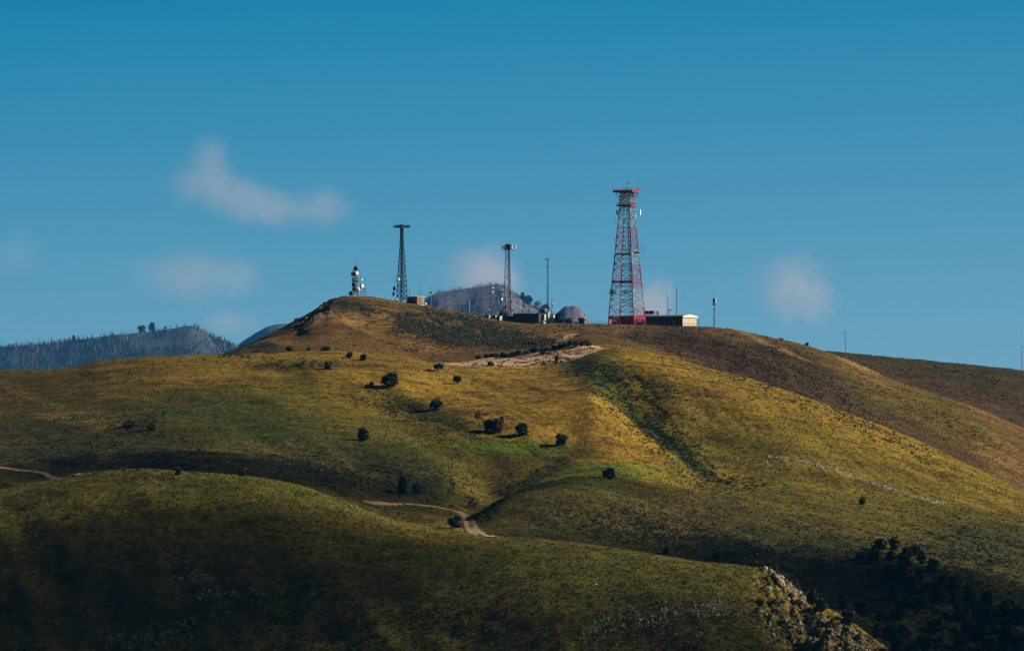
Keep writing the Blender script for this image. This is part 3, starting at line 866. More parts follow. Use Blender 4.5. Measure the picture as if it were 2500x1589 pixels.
# ------------------------------------------------------------------ dirt roads
M_ROAD = tone_mat('road_dirt', 0.95, 1.6, 0.7, 1.3, 0.5, 3.0)
def road(name, pts, width, label, lift=0.12, wig=0.0):
    """pts: (u, d) stations; a strip draped on the ground, five points across"""
    p = np.array([((u - CX) / F * d, d) for u, d in pts])
    for _ in range(3):          # corner cutting
        q = np.empty((2 * len(p), 2))
        q[0], q[-1] = p[0], p[-1]
        q[1:-1:2] = 0.75 * p[:-1] + 0.25 * p[1:]
        q[2:-1:2] = 0.25 * p[:-1] + 0.75 * p[1:]
        p = q
    L = np.concatenate([[0], np.cumsum(np.linalg.norm(np.diff(p, axis=0), axis=1))])
    s = np.arange(0, L[-1], 0.8)
    p = np.stack([np.interp(s, L, p[:, 0]), np.interp(s, L, p[:, 1])], -1)
    t = np.gradient(p, axis=0); t /= np.linalg.norm(t, axis=1)[:, None] + 1e-9
    nrm = np.stack([-t[:, 1], t[:, 0]], -1)
    w_ = width * (1 + 0.16 * fbm(s / 7, s * 0 + 3, 3, 91))
    V = []
    for o_ in np.linspace(-0.5, 0.5, 7):
        q = p + nrm * (o_ * w_)[:, None]
        z = gz_many(q[:, 0] / q[:, 1] * F + CX, q[:, 1])
        edge = abs(o_) > 0.49
        rut = 0.05 if abs(abs(o_) - 0.17) < 0.02 else 0.0
        V.append(np.column_stack([q, z + (0.02 if edge else lift) - rut]))
    V = np.stack(V, 1)
    for k in range(7):
        V[:, k, 2] = blur(V[:, k, 2], 2)
    V[:, 1:6, 2] = np.maximum(V[:, 1:6, 2], gz_many((V[:, 1:6, 0] / V[:, 1:6, 1] * F + CX).ravel(), V[:, 1:6, 1].ravel()).reshape(-1, 5) + 0.06)
    n = len(s)
    i = (np.arange(n - 1)[:, None] * 7 + np.arange(6)[None, :]).ravel()
    o = link(name, np_mesh(name, V.reshape(-1, 3), np.stack([i, i + 1, i + 8, i + 7], -1), (np.array((0.46, 0.30, 0.155))[None, None] * (np.array((.45, .85, 1.15, .72, 1.15, .85, .45))[None, :, None] * (1 + 0.35 * fbm(s[:, None] / 2.5, np.arange(7)[None, :] * 1.7, 3, 93))[..., None])).reshape(-1, 3), True), M_ROAD)
    return tag(o, label, kind='structure')
def cd(u, k): return float(np.interp(u, U, Cd)) + k
road('dirt_road', [(1040, cd(1040, 4)), (1120, cd(1120, 4)), (1250, cd(1250, 4)), (1340, cd(1340, 4)), (1400, cd(1400, 5)), (1440, cd(1440, 9)), (1458, cd(1458, 18)), (1455, cd(1455, 32)),
                   (1435, cd(1435, 46)), (1400, cd(1400, 60)), (1372, cd(1372, 82)), (1362, cd(1362, 115)), (1378, cd(1378, 165)), (1415, cd(1415, 190))], 3.6, 'graded dirt road climbing across the road cut to the towers')
road('dirt_road', [(u, at(u, y)) for u, y in ((1196, 1311), (1168, 1304), (1150, 1292), (1145, 1277), (1142, 1263), (1126, 1251), (1090, 1243), (1040, 1234), (985, 1228), (930, 1227), (890, 1224))], 2.5, 'pale dirt track bending through the hollow', 0.14)
road('dirt_road', [(u, at(u, y)) for u, y in ((-120, 1134), (-60, 1138), (0, 1143), (60, 1150), (135, 1158), (190, 1162))], 1.6, 'orange dirt track at the left edge', 0.14)

# ------------------------------------------------------------------ ground cover
def pos_at(us, ys):
    ds = at_many(us, ys)
    k = ~np.isnan(ds)
    us, ds = us[k], ds[k]
    return us, ds, np.column_stack([(us - CX) / F * ds, ds, gz_many(us, ds)])
_crow = {}
def col_at(us, ds):
    ci = np.clip(np.rint(np.interp(us, U, np.arange(nc))).astype(int), 0, nc - 1)
    out = np.zeros((len(us), 3))
    for c in np.unique(ci):
        k = np.flatnonzero(ci == c)
        r = np.clip(np.searchsorted(TD[:, c], ds[k]), 0, nr - 1)
        out[k] = COL[r, c]
    return out
def tuft_template(rng, nb=5, w=0.16):
    v, f, t = [], [], []
    for b in range(nb):
        a = rng.uniform(0, 6.28); l = rng.uniform(.15, .55); q = rng.uniform(0, 6.28)
        ox, oy = .25 * rng.normal(size=2)
        n = len(v)
        v += [(ox + w * math.cos(q), oy + w * math.sin(q), 0), (ox - w * math.cos(q), oy - w * math.sin(q), 0), (ox + l * math.cos(a), oy + l * math.sin(a), rng.uniform(.6, 1.0))]
        f.append((n, n + 1, n + 2)); t += [0.85, 0.85, 1.2]
    return np.array(v), np.array(f), np.array(t)
def bush_template(rng, n=34, s=0.30):
    """a mound of small leaf clumps"""
    v, f, t = [], [], []
    for k in range(n):
        a = rng.uniform(0, 6.28); e = math.asin(rng.uniform(-.1, 1)); r = rng.uniform(.55, 1.05)
        c = np.array((r * math.cos(e) * math.cos(a), r * math.cos(e) * math.sin(a), max(.03, r * .9 * math.sin(e))))
        m = len(v)
        p = rng.normal(size=(3, 3)) * s
        v += [tuple(c + q) for q in p]
        f.append((m, m + 1, m + 2)); t += [rng.uniform(.7, 1.3)] * 3
    return np.array(v), np.array(f), np.array(t)
def rock_template(rng):
    bm = bmesh.new()
    bmesh.ops.create_icosphere(bm, subdivisions=1, radius=1)
    sc = rng.uniform(.55, 1.0, 3)
    v = np.array([tuple(q.co) for q in bm.verts]) * sc * rng.uniform(.75, 1.2, (len(bm.verts), 1))
    f = np.array([[q.index for q in p.verts] for p in bm.faces])
    bm.free()
    return v, f, np.ones(len(v))
M_GRASS = tone_mat('grass_blades', 0.9, 1.5, 0.7, 1.3)
M_BUSH = tone_mat('brush_leaves', 0.9, 1.5, 0.75, 1.25)
M_ROCK = tone_mat('pale_rock', 0.9, 2.5, 0.6, 1.3, 0.6, 5.0)
def scatter(name, us, ys, templ, size, tone, material, label, cat, ntempl=5, sink=0.0, own=None, flat=None, seed=1):
    us, ds, pos = pos_at(us, ys)
    n = len(us)
    pos[:, 2] -= sink
    rng = np.random.default_rng(seed)
    tones = (col_at(us, ds) * own) if tone is None else np.array(tone)[rng.integers(0, len(tone), n)]
    tones = tones * rng.uniform(.72, 1.28, (n, 1))
    sc = rng.uniform(size[0], size[1], n)
    Vs, Fs, Cs, off = [], [], [], 0
    which = rng.integers(0, ntempl, n)
    for q in range(ntempl):
        Vt, Ft, tv = templ(np.random.default_rng(seed * 31 + q))
        m = which == q
        V, Fq, C = stamp(Vt, Ft, pos[m], sc[m], rng.uniform(0, 6.28, m.sum()), tv, tones[m], None if flat is None else np.full(m.sum(), flat))
        Vs.append(V); Fs.append(Fq + off); Cs.append(C); off += len(V)
    o = link(name, np_mesh(name, np.concatenate(Vs), np.concatenate(Fs), np.concatenate(Cs)), material)
    return tag(o, label, cat, kind='stuff')
def blob_px(n, cx, cy, rx, ry, ang=0.0, rng=RNG):
    x, y = rx * .62 * rng.normal(size=n), ry * .62 * rng.normal(size=n)
    clump = vnoise((cx + x) / 26 + 9, (cy + y) / 9, 33) + 0.4 * vnoise((cx + x) / 7, (cy + y) / 3.5, 34)
    k = clump > rng.uniform(.35, .9, n)
    x, y = x[k], y[k]
    c, s = math.cos(R(ang)), math.sin(R(ang))
    return cx + x * c - y * s, cy + x * s + y * c
def many_px(*bl):
    q = [blob_px(*b) for b in bl]
    return np.concatenate([a for a, _ in q]), np.concatenate([b for _, b in q])
def line_px(n, pts, spread):
    pts = np.array(pts, float)
    L = np.concatenate([[0], np.cumsum(np.linalg.norm(np.diff(pts, axis=0), axis=1))])
    s = RNG.uniform(0, L[-1], n)
    return np.interp(s, L, pts[:, 0]) + RNG.normal(size=n) * spread, np.interp(s, L, pts[:, 1]) + RNG.normal(size=n) * spread * .6

NG = 125000
gu, gyy = RNG.uniform(-60, 2560, NG), 1640 - (1640 - 715) * RNG.uniform(0, 1, NG)
_k = ~((gu > 1085) & (gu < 1470) & (gyy < 897) & (gyy > np.interp(gu, U, Cy) - 2)) | (RNG.uniform(0, 1, NG) < .12)
gu, gyy = gu[_k], gyy[_k]
scatter('grass', gu, gyy, tuft_template, (0.20, 0.46), None, M_GRASS, 'dry grass tufts over the hills', 'grass', 6, 0.02, 1.12, seed=2)
scatter('sagebrush', *many_px((6500, 1110, 800, 165, 30, 9), (3600, 1215, 828, 135, 17, 5), (500, 1010, 790, 40, 14, 12)), bush_template, (0.24, 0.5),
        [(0.095, 0.097, 0.062), (0.055, 0.060, 0.040), (0.13, 0.125, 0.08), (0.05, 0.052, 0.034)], M_BUSH, 'grey green sagebrush on the slope below the summit', 'sagebrush', 6, 0.05, flat=0.85, seed=3)
DK = [(0.030, 0.040, 0.024), (0.045, 0.052, 0.030), (0.026, 0.036, 0.026)]  # brush tones; some clumps stand in for shade in the hollows
scatter('dark_shade_brush', *many_px((1500, 950, 1165, 170, 40, 10), (1500, 180, 1105, 240, 45, 0),
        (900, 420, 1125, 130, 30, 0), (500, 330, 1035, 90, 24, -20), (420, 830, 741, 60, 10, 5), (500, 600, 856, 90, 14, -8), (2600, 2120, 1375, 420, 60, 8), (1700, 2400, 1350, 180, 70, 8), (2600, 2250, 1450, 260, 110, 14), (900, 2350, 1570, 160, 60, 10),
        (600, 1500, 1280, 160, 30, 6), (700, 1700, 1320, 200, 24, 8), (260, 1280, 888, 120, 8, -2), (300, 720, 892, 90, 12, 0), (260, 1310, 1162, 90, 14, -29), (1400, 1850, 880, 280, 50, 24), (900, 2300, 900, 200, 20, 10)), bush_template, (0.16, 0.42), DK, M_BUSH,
        'dark low brush in the gullies and hollows, some standing in for shade', 'brush', 6, 0.05, flat=0.8, seed=4)
scatter('green_brush', *many_px((2600, 1480, 918, 140, 30, 18), (4200, 1625, 1072, 170, 36, 38), (700, 1790, 1178, 120, 12, 6), (1200, 1010, 1010, 120, 22, 18)), bush_template, (0.14, 0.36),
        [(0.026, 0.050, 0.014), (0.036, 0.060, 0.018), (0.022, 0.040, 0.020), (0.05, 0.062, 0.02)], M_BUSH, 'dark green brush filling the gullies of the golden slope', 'brush', 6, 0.05, flat=0.8, seed=24)
scatter('dry_brush', *many_px((3800, 1800, 885, 260, 42, 22), (1500, 1600, 825, 200, 18, 6), (1500, 2000, 950, 200, 40, 30), (2200, 2330, 950, 260, 36, 14), (1200, 2300, 1030, 200, 26, 26), (900, 1620, 1270, 140, 34, 6),
        (700, 2150, 1060, 250, 24, 26), (500, 1000, 845, 130, 16, 4), (400, 1430, 800, 130, 8, 2)), bush_template, (0.14, 0.34),
        [(0.070, 0.042, 0.032), (0.050, 0.038, 0.024), (0.105, 0.068, 0.048), (0.034, 0.034, 0.020)], M_BUSH, 'reddish brown dry brush on the back slopes', 'brush', 6, 0.04, flat=0.8, seed=5)
scatter('rubble', *many_px((130, 690, 1085, 26, 12, 0), (60, 640, 1150, 60, 16, 0), (420, 860, 768, 90, 9, 4), (260, 770, 765, 50, 16, -32), (900, 1240, 880, 180, 12, -6), (420, 1400, 864, 80, 14, -18), (60, 1610, 942, 40, 5, -12),
        (240, 1690, 1010, 60, 50, 20), (160, 205, 1020, 55, 14, 0), (50, 135, 1020, 25, 10, 0), (420, 960, 1246, 90, 12, 12), (190, 1880, 842, 60, 8, 18), (110, 2090, 892, 70, 6, 26),
        (500, 1600, 1560, 240, 40, -8), (420, 2010, 1545, 170, 45, 22), (260, 1915, 1425, 80, 26, 38), (160, 1930, 1400, 120, 12, -24), (70, 500, 1450, 160, 40, 0), (200, 1200, 1500, 900, 90, 0), (400, 1640, 1290, 120, 36, 6), (160, 1600, 806, 150, 5, 2),
        (160, 1890, 1130, 130, 10, 8), (220, 2150, 1050, 300, 60, 24)), rock_template, (0.08, 0.26),
        [(0.46, 0.40, 0.31), (0.36, 0.29, 0.20), (0.30, 0.24, 0.18)], M_ROCK, 'pale stones scattered over the slopes', 'rocks', 6, 0.05, flat=0.7, seed=6)
scatter('rock_ledge', *many_px((420, 1925, 1425, 70, 20, 38), (620, 2010, 1545, 150, 32, 22), (150, 2090, 1560, 50, 20, 40)), rock_template, (0.2, 0.62), [(0.30, 0.235, 0.16), (0.20, 0.16, 0.115), (0.38, 0.29, 0.19)], M_ROCK,
        'broken tan rock ledges at the right end of the near hill', 'rocks', 6, 0.15, flat=1.0, seed=17)
scatter('weeds', *many_px((500, 1640, 1500, 150, 22, -6), (300, 1745, 1482, 50, 14, 0), (260, 1480, 1520, 60, 20, -20), (200, 640, 1150, 60, 18, 8), (700, 700, 1130, 110, 26, 14), (160, 480, 1410, 60, 14, 0), (160, 560, 1450, 90, 10, 0), (300, 350, 1560, 120, 30, -20)),
        tuft_template, (0.25, 0.5), [(0.26, 0.24, 0.14), (0.20, 0.20, 0.11), (0.34, 0.32, 0.22)], M_GRASS, 'pale grey green weeds on the near hill', 'weeds', 6, 0.02, seed=18)
ru, ry_ = line_px(520, [(1875, 1113), (1930, 1120), (1985, 1130), (2040, 1148), (2100, 1168), (2160, 1188), (2230, 1210), (2310, 1230)], 4.0)
scatter('rubble', np.concatenate([ru, RNG.uniform(1740, 1900, 60)]), np.concatenate([ry_, RNG.uniform(1115, 1165, 60)]), rock_template, (0.14, 0.42), [(0.42, 0.39, 0.31), (0.33, 0.30, 0.23)], M_ROCK,
        'line of grey white stones running down the right spur', 'rocks', 6, 0.06, flat=0.6, seed=7)

# ------------------------------------------------------------------ trees and bushes
M_BARK = mat('bark', (0.075, 0.055, 0.04), 0.95, 0, 0.3, 8)
def crown_mesh(name, seed, lobes=9, n=1000, tone=(0.030, 0.042, 0.022), tone2=(0.050, 0.058, 0.028), lo=0.08, leaf=0.060, sparse=False, cone=0.0, wide=0.5):
    """unit-height crown: leaf clumps through several uneven lobes, dense or see-through"""
    rng = np.random.default_rng(seed)
    C = []
    for k in range(lobes):
        z = lo + 0.16 + (0.78 - lo - 0.1) * (k + rng.uniform(0, .6)) / lobes
        r = wide * (0.62 - cone * 0.45 * z) * math.sqrt(max(0.08, 1 - ((z - 0.45) / 0.62) ** 2))
        a = k * 2.4 + rng.uniform(-.5, .5)
        C.append((r * math.cos(a) * rng.uniform(.5, 1), r * math.sin(a) * rng.uniform(.5, 1), z, rng.uniform(.17, .25) * (1 - cone * 0.45 * z) * (0.6 + wide * 0.8)))
    C.append((0, 0, 0.5, 0.26 * (0.6 + wide * 0.8)))
    C.append((0, 0, 0.80 + 0.06 * cone, 0.15 * (0.6 + wide * 0.8)))
    C = np.array(C)
    V, Fc, T = [], [], []
    nn = n // 3 if sparse else n
    pick = rng.choice(len(C), nn, p=C[:, 3] ** 2 / (C[:, 3] ** 2).sum())
    for q in pick:
        d = rng.normal(size=3); d /= np.linalg.norm(d)
        rad = C[q, 3] * (rng.uniform(.3, 1.05) if sparse else rng.uniform(.72, 1.08))
        c = C[q, :3] + d * rad * np.array((1, 1, .9))
        c[2] = max(c[2], lo * 0.7)
        m = len(V)
        p = rng.normal(size=(3, 3)) * leaf
        V += [c + x for x in p]
        Fc.append((m, m + 1, m + 2))
        k = rng.uniform(0, 1)
        t = (np.array(tone) * (1 - k) + np.array(tone2) * k) * rng.uniform(.7, 1.3)
        T += [t] * 3
    if not sparse:               # dark dead inner core
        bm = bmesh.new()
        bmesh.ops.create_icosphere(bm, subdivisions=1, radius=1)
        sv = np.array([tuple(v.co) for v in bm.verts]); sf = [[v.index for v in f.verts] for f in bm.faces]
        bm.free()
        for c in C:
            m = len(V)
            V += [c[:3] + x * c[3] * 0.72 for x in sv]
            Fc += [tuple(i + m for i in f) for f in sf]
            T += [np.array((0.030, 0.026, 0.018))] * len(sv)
    V = np.array(V)
    V[:, 2] = np.maximum(V[:, 2], 0.0)
    return np_mesh(name, V, np.array(Fc), np.array(T))
M_LEAF = tone_mat('juniper_scale_leaves', 0.9, 4.0, 0.6, 1.4)
def trunk_mesh(seed, top=0.62, r=0.035, limbs=6):
    rng = np.random.default_rng(seed)
    m = MB()
    pts = [np.array((0, 0, -0.10))]
    for k in range(4):
        pts.append(np.array((rng.normal() * .02, rng.normal() * .02, top * (k + 1) / 4)))
    for k in range(4):
        m.bar(pts[k], pts[k + 1], r * (1 - k * .2), 6, r * (1 - (k + 1) * .2))
    for k in range(limbs):
        z = rng.uniform(.12, top); a = rng.uniform(0, 6.28); L = rng.uniform(.18, .34)
        m.bar((0, 0, z), (L * math.cos(a), L * math.sin(a), z + L * rng.uniform(.3, .9)), r * .4, 5, r * .15)
    me = bpy.data.meshes.new('trunk')
    me.from_pydata(m.v, [], m.f)
    me.materials.append(M_BARK)
    return me
GREENS = ((0.024, 0.036, 0.018), (0.062, 0.074, 0.030))
REDDISH = ((0.085, 0.045, 0.024), (0.050, 0.054, 0.024))
CR = {}
def variant(kind, i):
    key = (kind, i)
    if key not in CR:
        s = hash_seed = 1000 + i * 13 + len(kind) * 101
        if kind == 'round': me = crown_mesh('crown', s, 7, 1300, *GREENS, lo=.06, wide=.56, leaf=.072)
        elif kind == 'red': me = crown_mesh('crown', s, 7, 1200, *REDDISH, lo=.06, wide=.54, leaf=.072)
        elif kind == 'column': me = crown_mesh('crown', s, 9, 1200, *GREENS, lo=.03, wide=.40, cone=.5)
        elif kind == 'cone': me = crown_mesh('crown', s, 9, 1100, *GREENS, lo=.03, wide=.42, cone=1.1)
        elif kind == 'umbrella': me = crown_mesh('crown', s, 8, 1000, *GREENS, lo=.30, wide=.60)
        elif kind == 'sparse': me = crown_mesh('crown', s, 9, 900, (0.060, 0.055, 0.030), (0.075, 0.065, 0.035), lo=.15, leaf=.045, sparse=True, wide=.42, cone=.4)
        elif kind == 'low': me = crown_mesh('crown', s, 6, 1000, *GREENS, lo=.02, wide=.64, leaf=.075)
        elif kind == 'twiggy': me = crown_mesh('crown', s, 10, 900, (0.085, 0.062, 0.045), (0.11, 0.085, 0.06), lo=.05, leaf=.05, sparse=True, wide=.60)
        me.materials.append(M_LEAF)
        CR[key] = (me, trunk_mesh(s + 5))
    return CR[key]
def tree(name, kind, i, u, yb, hpx, label, cat, group=None, wpx=None, d=None):
    """a plant whose foot shows at photo pixel (u, yb), hpx photo pixels tall"""
    if d is None: d = at(u, yb)
    s = hpx * d / F / 0.98
    root = empty(name, P(u, d, -0.03 * s), (i * 1.7 + u) % 6.28)
    cm, tm = variant(kind, i % 4)
    wide = 1.0 if wpx is None else (wpx / hpx)
    nat = {'round': 1.0, 'red': .97, 'column': .72, 'cone': .66, 'umbrella': 1.15, 'sparse': .75, 'low': 1.3, 'twiggy': 1.2}[kind]
    k = wide / nat if wpx else 1.0
    root.scale = (s * k, s * k, s)
    link('trunk', tm, None, root)
    link('crown', cm, None, root)
    return tag(root, label, cat, group)
JG = 'junipers dotted over the golden slope'
for a in (
    ('juniper_tree', 'low', 0, 705, 858, 13, 'dark low juniper at the foot of the summit knob, leftmost along that foot', 22),
    ('juniper_tree', 'low', 1, 753, 856, 9, 'smallest dark juniper at the foot of the summit knob, between two larger ones', 13),
    ('juniper_tree', 'low', 2, 794, 857, 11, 'wide flat dark juniper at the foot of the summit knob', 28),
    ('juniper_tree', 'red', 0, 853, 874, 16, 'reddish brown round juniper on the brow, left one of a pair below the knob', 17),
    ('juniper_tree', 'red', 1, 887, 880, 16, 'reddish dark juniper on the brow, right one of a pair below the knob', 18),
    ('juniper_tree', 'red', 2, 801, 902, 20, 'reddish dark juniper in the dull green patch left of the largest juniper', 18),
    ('juniper_tree', 'umbrella', 0, 1071, 907, 21, 'umbrella shaped juniper with a bare trunk just below the upper road', 26),
    ('juniper_tree', 'umbrella', 1, 1117, 938, 21, 'leaning umbrella juniper with a reddish edge on bare golden grass', 23),
    ('juniper_tree', 'round', 0, 953, 945, 36, 'largest dark juniper on the golden slope', 43),
    ('juniper_bush', 'low', 3, 907, 941, 10, 'tiny bush in the shadow left of the largest juniper', 14),
    ('juniper_tree', 'round', 1, 1065, 999, 27, 'rounded dark juniper at the top of the dark green hollow', 30),
    ('juniper_tree', 'sparse', 0, 1167, 1030, 31, 'thin see-through young juniper with a straight bare trunk', 22),
    ('juniper_tree', 'round', 2, 1194, 1052, 29, 'black juniper, left one of two grown together by pale stones', 26),
    ('juniper_tree', 'red', 3, 1212, 1056, 36, 'reddish juniper with a pointed top, right one of two grown together by pale stones', 30),
    ('juniper_tree', 'column', 0, 1225, 1032, 17, 'small narrow juniper standing just above the two grown together', 10),
    ('juniper_tree', 'red', 0, 1275, 1062, 30, 'bushy brownish juniper standing right of the pair by pale stones', 32),
    ('juniper_tree', 'round', 3, 1371, 1086, 28, 'leaning dark juniper furthest right on the golden slope', 28),
    ('juniper_tree', 'column', 1, 887, 1077, 35, 'tall egg shaped dark juniper alone on the green grass', 29),
    ('juniper_tree', 'round', 0, 1487, 1169, 28, 'round dark juniper alone on the bright green saddle', 32),
    ('juniper_tree', 'cone', 0, 2106, 1232, 21, 'small cone shaped juniper alone on the dim saddle at right', 17),
    ('juniper_tree', 'low', 1, 435, 1160, 20, 'dark juniper on the crest of the near hill beside a pale rock strip', 22),
    ('juniper_tree', 'low', 2, 590, 1162, 22, 'dark juniper behind the crest of the near hill, by grey rubble', 24),
    ('juniper_tree', 'column', 2, 982, 1205, 42, 'tall dark juniper in the shaded hollow above the lower track', 26),
    ('juniper_tree', 'round', 1, 1017, 1206, 26, 'lower dark juniper beside the tall one in the shaded hollow', 20),
    ('bare_bush', 'twiggy', 0, 1155, 1244, 34, 'bare brown leafless bush where the lower track bends', 40),
    ('juniper_bush', 'low', 0, 1112, 1288, 28, 'dark spreading bush on the bank inside the bend of the lower track', 44),
    ('juniper_bush', 'low', 1, 1627, 1352, 16, 'dark bush behind the near hill, left of two at the foot of the rusty slope', 26),
    ('juniper_bush', 'low', 2, 1748, 1366, 15, 'dark bush behind the near hill, right of two at the foot of the rusty slope', 24),
    ('juniper_bush', 'low', 3, 318, 1042, 13, 'black bush at the head of the faint trail in the left basin', 40),  # this clump and the next sit where there is only a blob of shade
    ('juniper_bush', 'low', 0, 371, 1050, 14, 'black bush right of the faint trail in the left basin', 30),  # clump standing in for a blob of shade
    ('juniper_bush', 'low', 1, 1359, 884, 17, 'grey green bush standing on the bare road cut', 15),
    ('juniper_bush', 'low', 2, 1326, 866, 9, 'flat grey bush high on the bare road cut under the road edge', 17),
    ('juniper_bush', 'low', 3, 1198, 893, 11, 'small bush at the foot of the bare road cut', 20),
    ('juniper_bush', 'low', 0, 2143, 945, 4, 'speck of a bush on the dim right shoulder', 6),
    ('juniper_bush', 'low', 1, 1840, 977, 6, 'tiny dark bush alone on the right spur', 7),
):
    n_, k_, i_, u_, y_, h_px, lab, w_px = a
    tree(n_, k_, i_, u_, y_, h_px, lab, 'tree' if n_.endswith('tree') else 'bush', JG if k_ not in ('twiggy',) else None, w_px)
# brush along the uphill side of the road
for k in range(20):
    t = k / 19
    u_ = 1172 + 262 * t + RNG.uniform(-4, 4)
    tree('roadside_bush', 'low', k, u_, 0, RNG.uniform(8, 14), 'grey green bush in the hedge-like row along the uphill side of the road', 'bush', 'bushes in a row along the road', RNG.uniform(15, 24), cd(u_, 13 + 3 * t + RNG.uniform(-1, 1)))
# juniper stand in the lower right gully
stand = [(2005, 1470), (2060, 1462), (1985, 1450), (2100, 1345), (2150, 1320), (2185, 1318), (2135, 1352), (2175, 1345), (2215, 1335), (2250, 1352), (2125, 1385), (2165, 1378), (2205, 1372), (2245, 1388), (2275, 1372),
         (2150, 1412), (2190, 1405), (2225, 1415), (2260, 1425), (2300, 1405), (2330, 1420), (2180, 1440), (2215, 1452), (2250, 1460), (2290, 1445), (2330, 1452), (2370, 1440), (2410, 1452), (2110, 1478), (2150, 1490),
         (2075, 1500), (2190, 1488), (2345, 1490), (2385, 1480), (2425, 1490), (2460, 1475), (2490, 1500), (2140, 1530), (2175, 1545), (2205, 1528), (2285, 1520), (2360, 1525), (2395, 1540), (2430, 1530), (2465, 1545),
         (2190, 1575), (2225, 1585), (2255, 1565), (2290, 1560), (2345, 1565), (2420, 1575), (2455, 1590), (2490, 1570), (2245, 1605), (2320, 1610), (2390, 1612), (2160, 1590), (2480, 1618), (2210, 1360), (2235, 1330)]
for k, (u_, y_) in enumerate(stand):
    h_px = RNG.uniform(28, 46) * (0.75 + 0.40 * (y_ - 1320) / 270)
    tree('juniper_tree', ('round', 'low', 'round', 'column')[k % 4], k, u_, y_ + 24, h_px, 'dark juniper in the dense stand filling the gully below the rock ledge at lower right', 'tree', 'junipers in the lower right gully', h_px * RNG.uniform(.9, 1.2))

DM, DR = 5190 * FS, 5300 * FS
# ------------------------------------------------------------------ far trees seen against the sky
for (u_, h_px, kind, i, lab) in ((1276, 20, 'cone', 1, 'small blue green tree left of the round one on the purple mountain'),
                                 (1289, 22, 'round', 1, 'round blue green tree on the right flank of the purple mountain'),
                                 (1312, 24, 'twiggy', 1, 'thin purplish bare tree on the right flank of the purple mountain'),
                                 (1331, 22, 'round', 2, 'blue green tree just left of the tall thin mast')):
    s = h_px * DM / F
    z = float(far_z('burnt_mountain', np.array([u_]), np.array([DM]))[0])
    r_ = empty('distant_tree', ((u_ - CX) / F * DM, DM, z - 0.06 * s), u_ % 6, s)
    cm, tm = variant(kind, i)
    link('trunk', tm, None, r_); link('crown', cm, None, r_)
    tag(r_, lab, 'tree', 'trees on the far mountain')
for (u_, h_px, kind, i, lab) in ((346, 18, 'round', 3, 'rounded dark tree on the crest of the burnt ridge'), (371, 24, 'column', 3, 'dark tree with a broken top on the crest of the burnt ridge'), (180, 14, 'cone', 2, 'small pointed conifer on the skyline of the burnt ridge')):
    z = float(far_z('forested_ridge', np.array([u_]), np.array([DR]))[0]); s = h_px * DR / F
    r_ = empty('distant_tree', ((u_ - CX) / F * DR, DR, z - 0.06 * s), u_ % 6, s)
    cm, tm = variant(kind, i)
    link('trunk', tm, None, r_); link('crown', cm, None, r_)
    tag(r_, lab, 'tree', 'trees on the far mountain')

# ------------------------------------------------------------------ masts, towers and huts on the summit
M_STEEL = mat('dark_steel', (0.055, 0.06, 0.065), 0.55, 0.4, 0.2, 2)
M_GALV = mat('galvanised_steel', (0.30, 0.31, 0.32), 0.5, 0.5, 0.2, 2)
M_WHITE = mat('white_paint', (0.78, 0.77, 0.74), 0.45, 0, 0.06, 3)
M_DISHBACK = mat('dark_drum', (0.045, 0.045, 0.05), 0.6, 0, 0.2, 3)
M_DISHGREY = mat('grey_radome', (0.42, 0.43, 0.44), 0.6, 0, 0.1, 3)
M_RED = mat('red_paint', (0.26, 0.008, 0.020), 0.5, 0, 0.18, 2)
M_CABLE = mat('black_cable', (0.02, 0.02, 0.022), 0.6, 0, 0.2, 4)
M_WOOD = mat('weathered_wood', (0.13, 0.10, 0.075), 0.9, 0, 0.3, 6)
M_BRICK = mat('brown_brick', (0.20, 0.105, 0.065), 0.9, 0, 0.35, 7, None, 0.3)
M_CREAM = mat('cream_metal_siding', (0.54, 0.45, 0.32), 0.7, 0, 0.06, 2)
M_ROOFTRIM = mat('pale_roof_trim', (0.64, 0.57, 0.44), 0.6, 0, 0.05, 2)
M_DARK_SHADED = mat('dark_and_shaded_walls', (0.045, 0.040, 0.038), 0.8, 0, 0.2, 2)  # dark walls, and walls whose shade is put into the colour
M_GREYTRIM = mat('grey_fascia', (0.11, 0.11, 0.115), 0.7, 0, 0.12, 2)
M_CONC = mat('concrete', (0.42, 0.38, 0.32), 0.9, 0, 0.15, 3)
M_GREENHUT = mat('pale_green_paint', (0.36, 0.46, 0.36), 0.7, 0, 0.12, 2)
M_GLASS = mat('dark_glass', (0.02, 0.025, 0.03), 0.12, 0, 0.1, 2)
M_TYRE = mat('tyre', (0.02, 0.02, 0.02), 0.9, 0, 0.1, 2)
def band_mat(name, h, stops, red=(0.25, 0.007, 0.020), pale=(0.24, 0.26, 0.275)):
    """aviation paint: red and pale bands by height on the tower"""
    m = bpy.data.materials.new(name)
    m.use_nodes = True
    t = m.node_tree
    b = t.nodes['Principled BSDF']
    b.inputs['Roughness'].default_value = 0.5
    c = t.nodes.new('ShaderNodeTexCoord'); s = t.nodes.new('ShaderNodeSeparateXYZ')
    d = t.nodes.new('ShaderNodeMath'); d.operation = 'DIVIDE'; d.inputs[1].default_value = h
    r = t.nodes.new('ShaderNodeValToRGB')
    r.color_ramp.interpolation = 'CONSTANT'
    e = r.color_ramp.elements
    e[0].position, e[0].color = 0, (*(red if stops[0][1] else pale), 1)
    e[1].position, e[1].color = stops[1][0], (*(red if stops[1][1] else pale), 1)
    for p, k in stops[2:]:
        x = e.new(p); x.color = (*(red if k else pale), 1)
    t.links.new(c.outputs['Object'], s.inputs[0]); t.links.new(s.outputs['Z'], d.inputs[0])
    t.links.new(d.outputs[0], r.inputs['Fac']); t.links.new(r.outputs['Color'], b.inputs['Base Color'])
    return m

